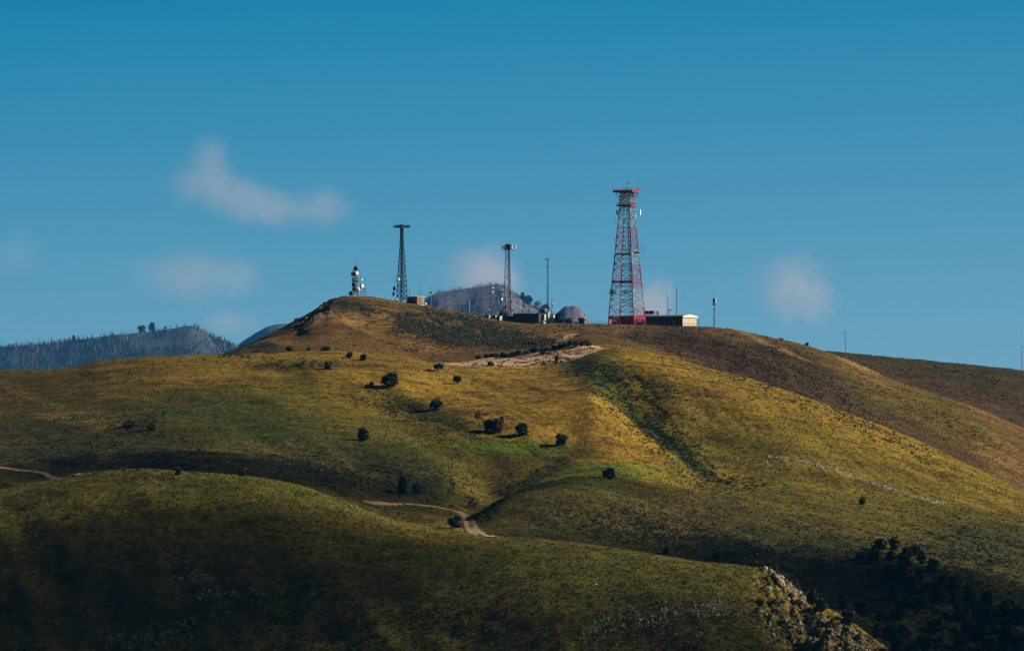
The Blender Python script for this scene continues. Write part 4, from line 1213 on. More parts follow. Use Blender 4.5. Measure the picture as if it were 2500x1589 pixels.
class Site:
    """a thing standing at image column u; local x/z come from photo pixels, local y is depth"""
    def __init__(s, name, u, d, yb, label, cat, group=None, sink=0.4):
        s.u, s.d = u, d
        s.s = d / F
        s.z0 = (YH - yb) * s.s
        s.root = empty(name, ((u - CX) * s.s, d, s.z0))
        s.drop = max(0.0, s.z0 - gz(u, d)) + sink       # how far down the foot has to reach
        tag(s.root, label, cat, group)
        s.yb = yb
    def L(s, px, py, dy=0.0): return np.array(((px - s.u) * s.s, dy, (s.yb - py) * s.s))
    def part(s, name, mb, m, parent=None, smooth=False): return mb.build(name, m, parent or s.root, smooth)

def dish(st, px, py, rpx, az, dy=-0.4, face=None, deep=0.55, parent=None, back=None, label=None):
    """shrouded microwave dish facing image azimuth az (0 = at the camera, 90 = right)"""
    c = st.L(px, py, dy); r = rpx * st.s
    a = R(az)
    ax = np.array((math.sin(a), -math.cos(a), 0.0))
    m = MB()
    m.lathe(c - ax * r * deep * .5, ax, [(-0.35 * r, 0.12 * r), (-0.22 * r, 0.55 * r), (0, r), (deep * r, r), (deep * r, r * .96)], 16)
    o = st.part('dish', m, back or M_DISHBACK, parent, True)
    m = MB()
    m.lathe(c - ax * r * deep * .5, ax, [(deep * r * .98, r * .97), (deep * r + .06 * r, r * .7), (deep * r + .09 * r, 0.02)], 16)
    st.part('radome', m, face or M_WHITE, o, True)
    if label: o['label'] = label
    m = MB(); m.bar(c - ax * r * .6, c + np.array((0, -dy, 0)), 0.07, 5)
    st.part('bracket', m, M_STEEL, o)
    return o

def lattice(st, levels, nleg, phi, leg_r, br_r, m_leg, m_br, rise=None, hor=True, cross=True, dense=False):
    """levels: (py, radius in px). Legs are parts; the web of bracing is one part"""
    def pt(k, lv):
        a = R(phi + 360 / nleg * k)
        r = lv[1] * st.s
        return np.array((r * math.cos(a), r * math.sin(a), (st.yb - lv[0]) * st.s))
    for k in range(nleg):
        m = MB()
        a = pt(k, levels[0])
        m.bar(a - np.array((0, 0, st.drop + .3)), a, leg_r, 6)
        for i in range(len(levels) - 1):
            m.bar(pt(k, levels[i]), pt(k, levels[i + 1]), leg_r * (1 - .35 * i / len(levels)), 6)
        m.box(a - np.array((0, 0, st.drop)), (leg_r * 5, leg_r * 5, 0.35))
        st.part('leg', m, m_leg)
    m = MB()
    for i in range(len(levels) - 1):
        for k in range(nleg):
            a, b = pt(k, levels[i]), pt((k + 1) % nleg, levels[i])
            c, d = pt(k, levels[i + 1]), pt((k + 1) % nleg, levels[i + 1])
            if hor: m.bar(c, d, br_r, 4)
            if cross == 'K':
                q = (c + d) / 2
                m.bar(a, q, br_r, 4); m.bar(b, q, br_r, 4)
            elif cross == 'Z':
                m.bar(*((a, d) if (i + k) % 2 else (b, c)), br_r, 4)
            else:
                m.bar(a, d, br_r, 4); m.bar(b, c, br_r, 4)
    if dense:                    # mid-panel struts and sub-diagonals on every face
        for i in range(len(levels) - 1):
            a_, b_ = levels[i], levels[i + 1]
            mid_ = ((a_[0] + b_[0]) / 2, (a_[1] + b_[1]) / 2)
            for k in range(nleg):
                p, q = pt(k, mid_), pt((k + 1) % nleg, mid_)
                m.bar(p, q, br_r * .6, 4)
                if i < 9:
                    m.bar(p + (q - p) * .25, pt(k, b_), br_r * .55, 4); m.bar(p + (q - p) * .75, pt((k + 1) % nleg, b_), br_r * .55, 4)
    st.part('bracing', m, m_br)
    return pt

def deck(st, py, rpx, hpx, phi, n, name, m, rail=0.0, rail_m=None, centre=(0, 0)):
    """polygonal platform with edge beams and an optional hand rail"""
    z = (st.yb - py) * st.s; h = hpx * st.s; r = rpx * st.s
    P_ = [np.array((centre[0] + r * math.cos(R(phi + 360 / n * k)), centre[1] + r * math.sin(R(phi + 360 / n * k)), z)) for k in range(n)]
    mb = MB()
    for k in range(n):
        a, b = P_[k], P_[(k + 1) % n]
        d = (b - a); L = np.linalg.norm(d[:2])
        mb.box((a + b) / 2, (L + .1, 0.14, h), math.atan2(d[1], d[0]))
        for t in (.33, .66):        # joists
            q = P_[(k + 2) % n] if n == 4 else P_[(k + n // 2) % n]
        c = (P_[0] + P_[n // 2]) / 2
        mb.bar((a + b) / 2, c, 0.08, 4)
    top = [p + np.array((0, 0, h * .3)) for p in P_]
    mb.add([tuple(p) for p in top] + [tuple(p - np.array((0, 0, .06))) for p in top], [tuple(range(n)), tuple(range(2 * n - 1, n - 1, -1))] + [(k, n + k, n + (k + 1) % n, (k + 1) % n) for k in range(n)])
    o = st.part(name, mb, m)
    if rail:
        rb = MB(); rz_ = rail * st.s
        for k in range(n):
            a, b = P_[k], P_[(k + 1) % n]
            for f in (.5, 1.0):
                rb.bar(a + (0, 0, h / 2 + rz_ * f), b + (0, 0, h / 2 + rz_ * f), 0.035, 4)
            for t in np.linspace(0, 1, 6)[:-1]:
                q = a + (b - a) * t
                rb.bar(q + (0, 0, h / 2), q + (0, 0, h / 2 + rz_), 0.03, 4)
        st.part('hand_rail', rb, rail_m or m, o)
    return o, P_

def panel(st, px, py, hpx, az, dy=0.0, w=0.34, m=None, dz=0.16):
    """sector panel antenna on its pipe"""
    c = st.L(px, py, dy); a = R(az)
    b = MB(); b.box(c, (w, dz, hpx * st.s), a)
    o = st.part('panel_antenna', b, m or M_WHITE)
    b = MB(); q = c + np.array((-math.sin(a), math.cos(a), 0)) * 0.2
    b.bar(q - (0, 0, hpx * st.s * .6), q + (0, 0, hpx * st.s * .55), 0.045, 5)
    st.part('pipe_mount', b, M_STEEL, o)
    return o

def whip(st, px, y0, y1, r=0.035, m=None, dy=0.0, name='whip_antenna'):
    b = MB(); b.bar(st.L(px, y0, dy), st.L(px, y1, dy), r, 5, r * .5)
    return st.part(name, b, m or M_STEEL)

DS = 1742.0
# ---- the red and white tower
T = Site('lattice_tower', 1530.5, DS, 792, 'tall red and white steel lattice tower with railed platforms and antennas', 'tower')
H_ = (792 - 463) * T.s
def zf(y): return (792 - y) / (792 - 463)
STOPS = [(0, 1), (zf(751), 0), (zf(704), 1), (zf(645), 0), (zf(612), 1), (zf(556), 0), (zf(506), 1), (zf(494), 0), (zf(484), 1)]
M_BAND = band_mat('red_white_bands', H_, STOPS)
lev = [(792, 48.4), (775, 46.6), (747, 44), (731.5, 42.3), (711, 40.4), (688, 38), (659, 35), (644, 33.4), (622, 31.2), (600, 28.8), (578, 26.5), (556, 24), (534, 21.5), (513, 19.4), (501, 18.8), (490, 18.2), (480, 17.6), (471, 17.2)]
pt = lattice(T, lev, 4, 19.4, 0.20, 0.085, M_BAND, M_BAND, dense=True)
# heavier base ring
m = MB()
for k in range(4):
    for y in (773, 779):
        a, b = pt(k, (y, 46.6)), pt((k + 1) % 4, (y, 46.6))
        m.bar(a, b, 0.16, 4)
    a, b = pt(k, (773, 46.6)), pt((k + 1) % 4, (773, 46.6))
    for j in range(6):
        q, w_ = a + (b - a) * j / 6, a + (b - a) * (j + 1) / 6
        m.bar(q, w_ + (0, 0, -.8), 0.09, 4); m.bar(q + (0, 0, -.8), w_, 0.09, 4)
T.part('base_frame', m, M_RED)
# waveguide ladder beside the front leg
m = MB()
for i in range(len(lev) - 4):
    a, b = pt(3, lev[i]), pt(3, lev[i + 1])
    for o_ in (-0.62, -0.15):
        m.bar(a + (o_, .35, 0), b + (o_, .35, 0), 0.10, 4)
    for j in range(5):
        q = a + (b - a) * j / 5 + (0, .35, 0)
        m.bar(q + (-.62, 0, 0), q + (-.15, 0, 0), 0.05, 4)
T.part('cable_ladder', m, M_BAND)
m = MB()
for i in range(len(lev) - 4):
    a, b = pt(3, lev[i]) * (.55, .55, 1), pt(3, lev[i + 1]) * (.55, .55, 1)
    for o_ in (-.25, .25): m.bar(a + (o_, 0, 0), b + (o_, 0, 0), 0.06, 4)
T.part('ladder', m, M_GALV)
deck(T, 467.8, 36.5, 5.0, 19.4, 4, 'platform', M_RED, 4.5)
m = MB()
for k in range(4):
    m.bar(pt(k, (492, 18)), pt(k, (470, 30)), 0.10, 4)
    for y0, y1, r in ((488, 470, 34),):
        a, b = pt(k, (490, 18)), pt((k + 1) % 4, (490, 18))
        c, d = pt(k, (470, 33)), pt((k + 1) % 4, (470, 33))
        for t in (.3, .7): m.bar(a + (b - a) * t, c + (d - c) * t, 0.07, 4)
T.part('knee_braces', m, M_BAND)
deck(T, 502, 26.5, 4.0, 19.4, 4, 'platform', M_RED, 5.5)
deck(T, 688, 38.8, 4, 19.4, 4, 'platform', M_RED, 6)
deck(T, 620, 31.6, 3, 19.4, 4, 'platform', M_GALV, 9)
deck(T, 716, 10, 3, 45, 4, 'platform', M_STEEL, 7, None, (-36 * T.s, -2.0))
deck(T, 716, 8, 2.5, 45, 4, 'platform', M_GALV, 6, None, (-3 * T.s, -4.4))
for x, y, h, a, mm in ((1516, 522, 9, -30, M_WHITE), (1533, 521, 8, 10, M_DISHGREY), (1551, 527, 8, 40, M_WHITE), (1537, 545, 9, 15, M_WHITE), (1519, 556, 7, -20, M_DISHGREY), (1543, 640, 9, 20, M_WHITE), (1541, 628, 6, 20, M_DISHGREY)):
    panel(T, x, y, h, a, -2.5, .26, mm)
dish(T, 1513, 640, 2.2, -30, -2.6); dish(T, 1548, 668, 2.4, 35, -3.2, M_DISHGREY)
whip(T, 1530, 464, 446, 0.11, M_STEEL, 0, 'top_mast')
m = MB(); m.box(T.L(1532.3, 447), (.5, .25, .25)); T.part('beacon', m, M_RED)
whip(T, 1556, 460, 432, .05); whip(T, 1557, 434, 416, .03)
m = MB(); m.bar(T.L(1551, 463), T.L(1555.5, 457), .04, 4); m.bar(T.L(1558.5, 463), T.L(1555.5, 457), .04, 4); T.part('tripod', m, M_STEEL)
whip(T, 1514, 464, 452, .035, M_WHITE)
def arm(st, a, b, r=.05, name='antenna_arm', m=None):
    q = MB(); q.bar(a, b, r, 4); return st.part(name, q, m or M_STEEL)
arm(T, T.L(1549, 517, -1), T.L(1561, 517, -1)); arm(T, T.L(1549, 524, -1), T.L(1561, 524, -1))
panel(T, 1562.5, 519, 14, 60, -1, .5, None, .3)
arm(T, T.L(1514, 517, -1), T.L(1507, 517, -1)); arm(T, T.L(1514, 524, -1), T.L(1507, 524, -1))
panel(T, 1507, 520, 13, -60, -1, .36, M_DISHGREY); panel(T, 1504.8, 518, 9, -60, -1, .2)
panel(T, 1524, 538, 8, 20, -2.2, .30); panel(T, 1521.5, 541, 9, 20, -2.2, .26); panel(T, 1545.3, 534, 12, 30, -2.2, .34); panel(T, 1548, 532, 6, 30, -2.2, .2, M_DISHGREY)
arm(T, T.L(1511, 548, -1), T.L(1500.5, 548, -1), .04); arm(T, T.L(1500.5, 548, -1), T.L(1500.5, 541, -1), .04); whip(T, 1500.2, 541, 530, .07, M_WHITE, -1)
arm(T, T.L(1508, 585, -1), T.L(1498, 585, -1), .05)
m = MB()
for x in (1498.5, 1500.5, 1503): m.bar(T.L(x, 582, -1), T.L(x, 588, -1), .04, 4)
T.part('yagi_antenna', m, M_STEEL)
m = MB(); m.bar(T.L(1562, 602, -1), T.L(1572, 602, -1), .05, 4); m.bar(T.L(1562, 609.5, -1), T.L(1572, 609.5, -1), .05, 4); m.bar(T.L(1571.5, 600, -1), T.L(1571.5, 611, -1), .05, 4)
T.part('standoff_frame', m, M_STEEL)
m = MB(); m.box(T.L(1552, 618, -2), (2.2, .2, .7)); T.part('reflector_panel', m, M_GALV)
dish(T, 1494, 722, 2.6, 20, -2.2)

# ---- long equipment building beside it
BD = DS + 9
A_ = R(29)
sB = BD / F
def local(cx, cy): return cx * math.cos(-A_) - cy * math.sin(-A_), cx * math.sin(-A_) + cy * math.cos(-A_)
bl, bw, bh = 24.6, 9.4, 3.15
cxp = (1665 - CX) * sB        # near right front corner
cyp = BD - 6
ox, oy = cxp - (bl / 2) * math.cos(A_) + (bw / 2) * math.sin(A_), cyp + (bl / 2) * math.sin(A_) + (bw / 2) * math.cos(A_)
zb = (YH - 797) * (cyp / F)
EB = empty('equipment_building', (ox, oy, zb), -A_)
tag(EB, 'long low equipment building with its shaded front coloured dark and sunlit cream end wall', 'building')
def bpart(root, name, mb, m): return mb.build(name, m, root)
m = MB(); m.box((0, 0, bh / 2 - .6), (bl, bw, bh + 1.2)); bpart(EB, 'wall', m, M_DARK_SHADED)  # shade on the front is put into the wall colour
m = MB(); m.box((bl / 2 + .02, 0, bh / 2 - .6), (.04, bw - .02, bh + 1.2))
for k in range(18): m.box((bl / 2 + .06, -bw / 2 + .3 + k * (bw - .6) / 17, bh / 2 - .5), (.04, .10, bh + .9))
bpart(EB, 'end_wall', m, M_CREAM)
m = MB(); m.box((0, 0, bh + .06), (bl + .5, bw + .6, .12))
m.add([(-bl / 2 - .2, -bw / 2 - .3, bh + .13), (bl / 2 + .2, -bw / 2 - .3, bh + .13), (bl / 2 + .2, 0, bh + .62), (-bl / 2 - .2, 0, bh + .62), (-bl / 2 - .2, bw / 2 + .3, bh + .13), (bl / 2 + .2, bw / 2 + .3, bh + .13)],
      [(0, 1, 2, 3), (3, 2, 5, 4), (1, 5, 2), (0, 3, 4)])
roof = bpart(EB, 'roof', m, M_GREYTRIM)
m = MB(); m.box((bl / 2 + .32, 0, bh - .08), (.10, bw + .8, .48)); m.add([(bl / 2 + .30, -bw / 2 - .3, bh + .17), (bl / 2 + .30, bw / 2 + .3, bh + .17), (bl / 2 + .30, 0, bh + .68)], [(0, 1, 2)]); m.build('end_fascia', M_ROOFTRIM, roof)
m = MB(); m.box((-.2, -bw / 2 - .36, bh - .10), (bl + .6, .10, .42)); m.build('front_fascia', M_GREYTRIM, roof)
m = MB(); m.box((bl / 2 - 3, -bw / 2 - .03, .95), (1.0, .06, 2.1)); d_ = bpart(EB, 'door', m, M_GREYTRIM)
m = MB(); m.box((bl / 2 - 2.6, -bw / 2 - .09, .95), (.05, .07, .2)); m.build('handle', M_GALV, d_)
m = MB(); m.box((2, -bw / 2 - .05, .55), (12, .10, .25)); bpart(EB, 'cable_tray', m, M_GREYTRIM)
for (lx, ly, sx, sy, h) in ((-2.2, -.6, 1.5, 1.3, .95), (-.4, -.6, 1.5, 1.3, 1.0), (1.5, -.5, .45, .5, .85)):
    m = MB(); m.box((lx, ly, bh + .95 + h / 2), (sx, sy, h))
    for qx in (-1, 1):
        for qy in (-1, 1): m.box((lx + qx * sx * .4, ly + qy * sy * .4, bh + .68), (.1, .1, .60))
    o = bpart(EB, 'air_conditioner', m, M_DARK_SHADED)
    m = MB(); m.lathe((lx, ly, bh + .95 + h), (0, 0, 1), [(0, .32 * min(sx, 1)), (.08, .32 * min(sx, 1))], 12); m.build('fan_guard', M_GALV, o)
m = MB()
for k in range(5):
    m.bar((-3.4 + k * 1.5, -2.2, bh + .4), (-3.4 + k * 1.5, -2.2, bh + 1.3), .03, 4)
m.bar((-3.4, -2.2, bh + 1.3), (3.2, -2.2, bh + 1.3), .03, 4); m.bar((-3.4, -2.2, bh + .85), (3.2, -2.2, bh + .85), .03, 4)
bpart(EB, 'roof_rail', m, M_GREYTRIM)
m = MB(); m.bar((bl / 2 + .6, bw / 2 + .3, -.8), (bl / 2 + .6, bw / 2 + .3, bh + .2), .06, 5); bpart(EB, 'downpipe', m, M_GREYTRIM)

# ---- poles behind the building
def mast(name, u, d, yb, y1, r0, r1, label, m, cat='mast', group=None, extras=()):
    st = Site(name, u, d, yb, label, cat, group)
    b = MB(); b.bar(np.array((0, 0, -st.drop - .3)), st.L(u, y1), r0, 6, r1)
    st.part('pole', b, m)
    return st
M_PBAND = band_mat('pole_paint', 12.0, [(0, 1), (0.66, 0)], (0.42, 0.10, 0.08), (0.72, 0.74, 0.74))
q = mast('antenna_mast', 1630.5, DS + 22, 786, 709, .13, .10, 'red painted pole with a pale whip rising behind the long building', M_PBAND, group='masts behind the long building')
whip(q, 1632.2, 708, 676, .05, M_WHITE); arm(q, q.L(1627, 757), q.L(1639, 757), .06)
b = MB(); b.bar(q.L(1634, 772), q.L(1634.5, 757), .08, 5); b.box(q.L(1636, 756), (.8, .4, .18)); q.part('side_light', b, M_WOOD)
q = mast('antenna_mast', 1652, DS + 22, 786, 706, .14, .11, 'dark pole with a thin whip behind the long building', M_WOOD, group='masts behind the long building')
whip(q, 1650, 706, 690, .05, M_STEEL)

# ---- slim cell mast at right
q = Site('cell_mast', 1743.5, DS - 25, 797, 'slim lone cell mast with white panels at its head, standing right of the long building', 'mast')
lattice(q, [(797 - k * 3.4, 1.3) for k in range(15)], 3, 90, .045, .025, M_STEEL, M_STEEL, cross='Z')
m = MB(); m.lathe(q.L(1743.5, 746.5), (0, 0, 1), [(0, .25), (.45, .48), (.62, .5), (.7, .45)], 10); q.part('collar', m, M_STEEL)
for a, x, mm in ((70, 1747, M_WHITE), (-70, 1741, M_DISHGREY), (0, 1744, M_DISHBACK), (180, 1744, M_WHITE)):
    panel(q, x, 734, 10.5, a, -.25 if a == 0 else (.25 if a == 180 else 0), .36, mm)
whip(q, 1743.5, 730, 708, .04); arm(q, q.L(1738, 780), q.L(1743, 780), .03)
m = MB(); m.box(q.L(1743.8, 756), (.28, .28, .35)); q.part('junction_box', m, M_STEEL)

# ---- mid tower with white panels
q = Site('cell_tower', 1239.5, DS - 40, 785, 'dark cell tower with a crown of white panel antennas in front of the purple mountain', 'tower')
lv = [(785 - 12 * k, 11.4 - 0.42 * k) for k in range(15)] + [(607, 5.0)]
pt2 = lattice(q, lv, 3, 200, .11, .065, M_STEEL, M_STEEL, cross='Z')
m = MB()
for i in range(len(lv) - 1):
    for o_ in (-.12, .12): m.bar(pt2(1, lv[i]) * (.9, .9, 1) + (o_, -.1, 0), pt2(1, lv[i + 1]) * (.9, .9, 1) + (o_, -.1, 0), .085, 4)
q.part('coax_run', m, M_CABLE)
deck(q, 607, 9, 2.5, 80, 3, 'head_frame', M_STEEL, 5)
m = MB(); m.lathe(q.L(1240.5, 606), (0, 0, 1), [(0, .45), (.5, .75), (1.2, .8), (1.25, .3)], 8); q.part('radio_cluster', m, M_CABLE)
for x, y, h, a, dy in ((1226.5, 602, 13, -60, -.3), (1229.5, 600, 9, -40, -.9), (1233, 602, 8, -10, -1.1), (1252, 603, 11, 40, -.6), (1255.5, 602, 9, 60, 0), (1258.5, 603, 12, 70, .3), (1246, 601, 8, 20, -1.1)):
    panel(q, x, y, h, a, dy, .30, M_WHITE if x not in (1233, 1246, 1255.5) else M_DISHBACK)
m = MB(); m.bar(q.L(1226.5, 609), q.L(1258.5, 609), .06, 4); m.bar(q.L(1226.5, 600), q.L(1258.5, 600), .06, 4)
for x in (1226.5, 1229.5, 1255.5, 1258.5): m.bar(q.L(x, 612), q.L(1241, 609), .05, 4)
q.part('antenna_frame', m, M_STEEL)
whip(q, 1242, 598, 590, .04)
m = MB(); m.bar(q.L(1230, 713), q.L(1222, 713), .08, 4); m.box(q.L(1225, 713), (.9, .3, .35)); q.part('side_mount', m, M_STEEL)
dish(q, 1224, 712, 2.4, -75, -.2, M_DISHGREY)

# ---- slim tapering tower on the knob
q = Site('cell_tower', 981, DS - 45, 735, 'slender dark tower with a flat ring of antennas near the brick hut', 'tower')
lv = [(735, 15.4), (722, 14.6), (710, 13.8), (698, 13), (686, 12.2), (674, 11.4), (662, 10.6), (650, 9.8), (638, 9), (626, 8), (614, 6.8), (604, 5.9), (594, 5.2), (584, 4.8), (574, 4.6), (564, 4.5), (558, 4.4)]
pt3 = lattice(q, lv, 3, 215, .12, .07, M_STEEL, M_STEEL, cross=True)
m = MB()
for i in range(len(lv) - 1):
    for k_ in range(3):
        a, b = pt3(k_, lv[i]) * (.30, .30, 1), pt3(k_, lv[i + 1]) * (.30, .30, 1)
        m.bar(a, b, .11, 4)
    m.bar(pt3(0, lv[i]) * (.3, .3, 1), pt3(1, lv[i + 1]) * (.3, .3, 1), .05, 4)
q.part('coax_run', m, M_CABLE)
deck(q, 555.5, 9, 1, 95, 6, 'head_frame', M_STEEL)
for x, a in ((961, -80), (965, -70), (968, -60), (971, -50), (974, -40), (988, 40), (991.5, 50), (994.5, 60), (998, 70), (1001, 80)):
    panel(q, x, 553, 7, a, -.35 + .1 * (x % 3), .20, M_DISHBACK)
panel(q, 982, 551.5, 9.5, 10, -1.1, .34)
m = MB(); m.bar(q.L(961, 555), q.L(1001, 555), .07, 4); m.bar(q.L(966, 552), q.L(996, 552), .05, 4); m.lathe(q.L(981, 558), (0, 0, 1), [(0, .4), (.5, .7), (1.1, .7), (1.2, .3)], 8); q.part('antenna_frame', m, M_STEEL)
whip(q, 971, 551, 538, .03)
dish(q, 973, 683, 4, 25, -1.5); dish(q, 963, 704.5, 5.2, -60, -1, M_DISHBACK); dish(q, 960.5, 718, 5.2, -72, -1, M_DISHGREY)
dish(q, 968, 732, 3.2, 15, -1.6)
m = MB()
for x, y in ((962, 675), (962, 688)):
    m.bar(q.L(967, y, -.5), q.L(957, y, -.5), .035, 4)
    for k in range(4): m.bar(q.L(958 + 2 * k, y, -.9), q.L(958 + 2 * k, y, -.1), .03, 4)
m.bar(q.L(966.5, 672, -.5), q.L(966.5, 694, -.5), .05, 4); q.part('yagi_antenna', m, M_STEEL)
m = MB(); m.bar(q.L(984, 727), q.L(1000, 726.5), .10, 4); m.bar(q.L(984, 729), q.L(1000, 728.5), .10, 4); q.part('cable_bridge', m, M_STEEL)

# ---- dish tower on the knob
q = Site('dish_tower', 868, DS - 60, 721, 'short squat tower crowded with round microwave dishes on the summit knob', 'tower')
lv = [(721 - 7 * k, 9.2 - .25 * k) for k in range(10)]
lattice(q, lv, 4, 30, .09, .05, M_GALV, M_GALV)
for px, py, r, az, dy, f, bk in ((868.5, 655.5, 5.4, -25, -1.2, M_DISHBACK, M_DISHBACK), (870.5, 668, 5.4, 35, -1.2, M_WHITE, M_DISHBACK), (860.5, 669, 5.2, -55, -.9, M_DISHGREY, M_DISHBACK), (865.5, 670, 4.4, -10, -1.5, M_DISHBACK, M_DISHBACK),
                              (864, 695.5, 5.6, -35, -1.3, M_DISHBACK, M_DISHBACK), (873.5, 707.5, 6.2, 15, -1.5, M_WHITE, M_DISHGREY), (865, 707, 5, -30, -1.2, M_DISHBACK, M_DISHBACK), (884, 699, 5.6, 45, -.8, M_WHITE, M_DISHBACK), (856.5, 716.5, 5.4, -40, -1.3, M_DISHBACK, M_DISHBACK),
                              (883, 683, 2.6, 50, -.6, M_WHITE, M_DISHGREY), (878, 657, 3.0, 60, -.6, M_DISHGREY, M_DISHBACK), (861, 683, 2.4, -40, -.9, M_WHITE, M_DISHBACK)):
    dish(q, px, py, r, az, dy, f, .5, None, bk)
deck(q, 686, 9.5, 2.2, 30, 4, 'platform', M_STEEL)
deck(q, 679.5, 9.2, 1.6, 30, 4, 'platform', M_STEEL)
whip(q, 867.5, 652, 635, .06); m = MB(); m.box(q.L(867.5, 638), (.22, .22, .35)); q.part('beacon', m, M_STEEL)
whip(q, 879.6, 720, 653, .10, M_STEEL, -.8, 'stand_pipe')
m = MB()
for y in (705.5, 713): m.bar(q.L(879, y), q.L(893.5, y), .07, 4)
for x in (884, 890, 893.5): m.bar(q.L(x, 721), q.L(x, 704), .06, 4)
m.bar(q.L(879, 719.5), q.L(894, 719.5), .06, 4); q.part('side_frame', m, M_STEEL)
whip(q, 891.2, 712, 684, .05); whip(q, 892.2, 686, 676, .09)

# ---- brick hut
def hut(name, u, d, yb, wl, wd, h, rz, wall, label, roofm=None, door=True, cat='hut', group=None, front=None, over=.15):
    s_ = d / F
    r_ = empty(name, ((u - CX) * s_, d, (YH - yb) * s_), rz)
    tag(r_, label, cat, group)
    m = MB(); m.box((0, 0, h / 2 - .5), (wl, wd, h + 1.0)); m.build('wall', wall, r_)
    if front:
        m = MB(); m.box((wl / 2 + .02, 0, h / 2 - .5), (.04, wd - .02, h + .96)); m.build('end_wall', front, r_)
    m = MB(); m.box((0, 0, h + .07), (wl + over * 2, wd + over * 2, .14)); m.build('roof', roofm or M_ROOFTRIM, r_)
    if door:
        m = MB(); m.box((wl / 2 + .05, wd * .25, h * .42), (.05, min(.9, wd * .35), h * .8)); d_ = m.build('door', M_GREYTRIM, r_)
        m = MB(); m.box((wl / 2 + .09, wd * .25 + min(.3, wd * .12), h * .42), (.05, .06, .12)); m.build('handle', M_GALV, d_)
    return r_
hb = empty('brick_hut', ((1015 - CX) * (DS - 40) / F + .1, DS - 38.2, (YH - 741.5) * (DS - 40) / F), R(-38))
tag(hb, 'brown brick hut with a pale flat roof beside the slender tower', 'hut')
m = MB(); m.box((0, 0, .6), (3.6, 3.6, 2.9)); m.build('wall', M_BRICK, hb)
m = MB(); m.box((0, 0, 2.11), (3.9, 3.9, .13)); m.build('roof', M_ROOFTRIM, hb)
m = MB(); m.box((0, 0, -.62), (3.75, 3.75, .7)); m.build('foundation', M_CONC, hb)
m = MB(); m.box((1.83, .9, 1.0), (.06, .55, 1.2)); wv = m.build('window', M_CREAM, hb)
m = MB(); m.box((1.87, .9, 1.0), (.03, .40, .5)); m.build('vent', M_GREYTRIM, wv)
m = MB(); m.box((-.2, -1.84, .75), (.85, .06, 1.9)); m.build('door', M_DARK_SHADED, hb)
m = MB(); m.box((-1.2, -2.2, .5), (1.0, .7, 1.1)); m.build('air_conditioner', M_DARK_SHADED, hb)
q = Site('satellite_dish', 1039, DS - 42, 747, 'small white dish on the ground at the right corner of the brick hut', 'dish')
m = MB(); m.bar((0, 0, -q.drop), q.L(1039, 743), .06, 5); q.part('stand', m, M_STEEL)
dish(q, 1039, 742, 3.2, 30, -.25)
q = mast('antenna_mast', 1000, DS - 36, 730, 702, .10, .07, 'short thick pole rising behind the left end of the brick hut', M_STEEL)
q = mast('antenna_mast', 1025, DS - 33, 735, 687, .06, .03, 'thin whip with short side arms rising behind the brick hut', M_STEEL)
for y, x in ((719, 1022), (717, 1031), (711, 1030)): arm(q, q.L(1025, y), q.L(x, y), .035); 
m = MB(); m.bar(q.L(1022, 722), q.L(1022, 715), .04, 4); m.bar(q.L(1031, 720), q.L(1031, 708), .04, 4); q.part('dipole', m, M_STEEL)
q = mast('antenna_mast', 1053, DS - 40, 750, 690, .075, .05, 'tall thin mast with a pale top and a dark drum, right of the brick hut', M_GALV)
whip(q, 1054.3, 690, 655, .045, M_WHITE); dish(q, 1051.6, 714.5, 2.7, -20, -.25, M_DISHBACK)
q = mast('wooden_post', 1146, DS - 40, 770, 735, .09, .08, 'bare pale wooden post on the slope left of the white boxes', M_CREAM, 'post')
q = mast('wooden_post', 939.5, DS - 50, 731, 719, .06, .05, 'short dark post on the knob left of the slender tower', M_WOOD, 'post')
q = mast('antenna_mast', 1203.5, DS - 20, 780, 700, .05, .04, 'thin pole carrying two white dishes one above the other', M_GALV)
dish(q, 1203, 703, 2.6, 25, -.2); dish(q, 1203, 713, 2.4, 35, -.2)
q = mast('antenna_mast', 1226.5, DS - 44, 782, 728, .07, .06, 'pole with one white dish at its top beside the cell tower', M_WOOD)
dish(q, 1225, 730.5, 3.4, 55, -.3)
q = mast('antenna_mast', 1192, DS - 44, 778, 756, .08, .06, 'short pole with white panel antennas above the leftmost cream box', M_STEEL)
for x, y, h in ((1189.5, 758, 8), (1193.2, 757, 7.5), (1195.5, 757, 6)): panel(q, x, y, h, 25, -.2, .3, M_WHITE if x < 1195 else M_DISHGREY)
panel(q, 1194, 767, 3, 20, -.2, .3)
# ---- boxes and sheds by the cell tower
for u_, y_, w_, h_px, mm, lab in ((1196, 778.5, .95, 7.5, M_CREAM, 'cream equipment box with its shaded side coloured dark, leftmost of three by the cell tower'), (1211.5, 781, .75, 10.5, M_CREAM, 'yellowish equipment box, middle one of three by the cell tower'), (1222.5, 780.5, .75, 9, M_WHITE, 'white equipment box, nearest the cell tower of three')):
    s_ = (DS - 45) / F
    hut('equipment_box', u_ - 5, DS - 45, y_, 1.9, w_ * 1.35, h_px * s_ - .1, R(-42), M_DARK_SHADED, lab, M_GREYTRIM, True, 'equipment box', 'equipment boxes by the cell tower', mm, .04)  # shade put into the dark walls; the sunlit end keeps its paint
sh = hut('long_shed', 1287, DS - 44, 787.5, 8.0, 3.0, 2.55, R(-14), M_DARK_SHADED, 'long dark windowless shed right of the cell tower', M_DARK_SHADED, False, 'shed')
m = MB(); m.box((-6.2, .4, .7), (4.6, 2.2, 2.6)); m.build('annex', M_DARK_SHADED, sh)
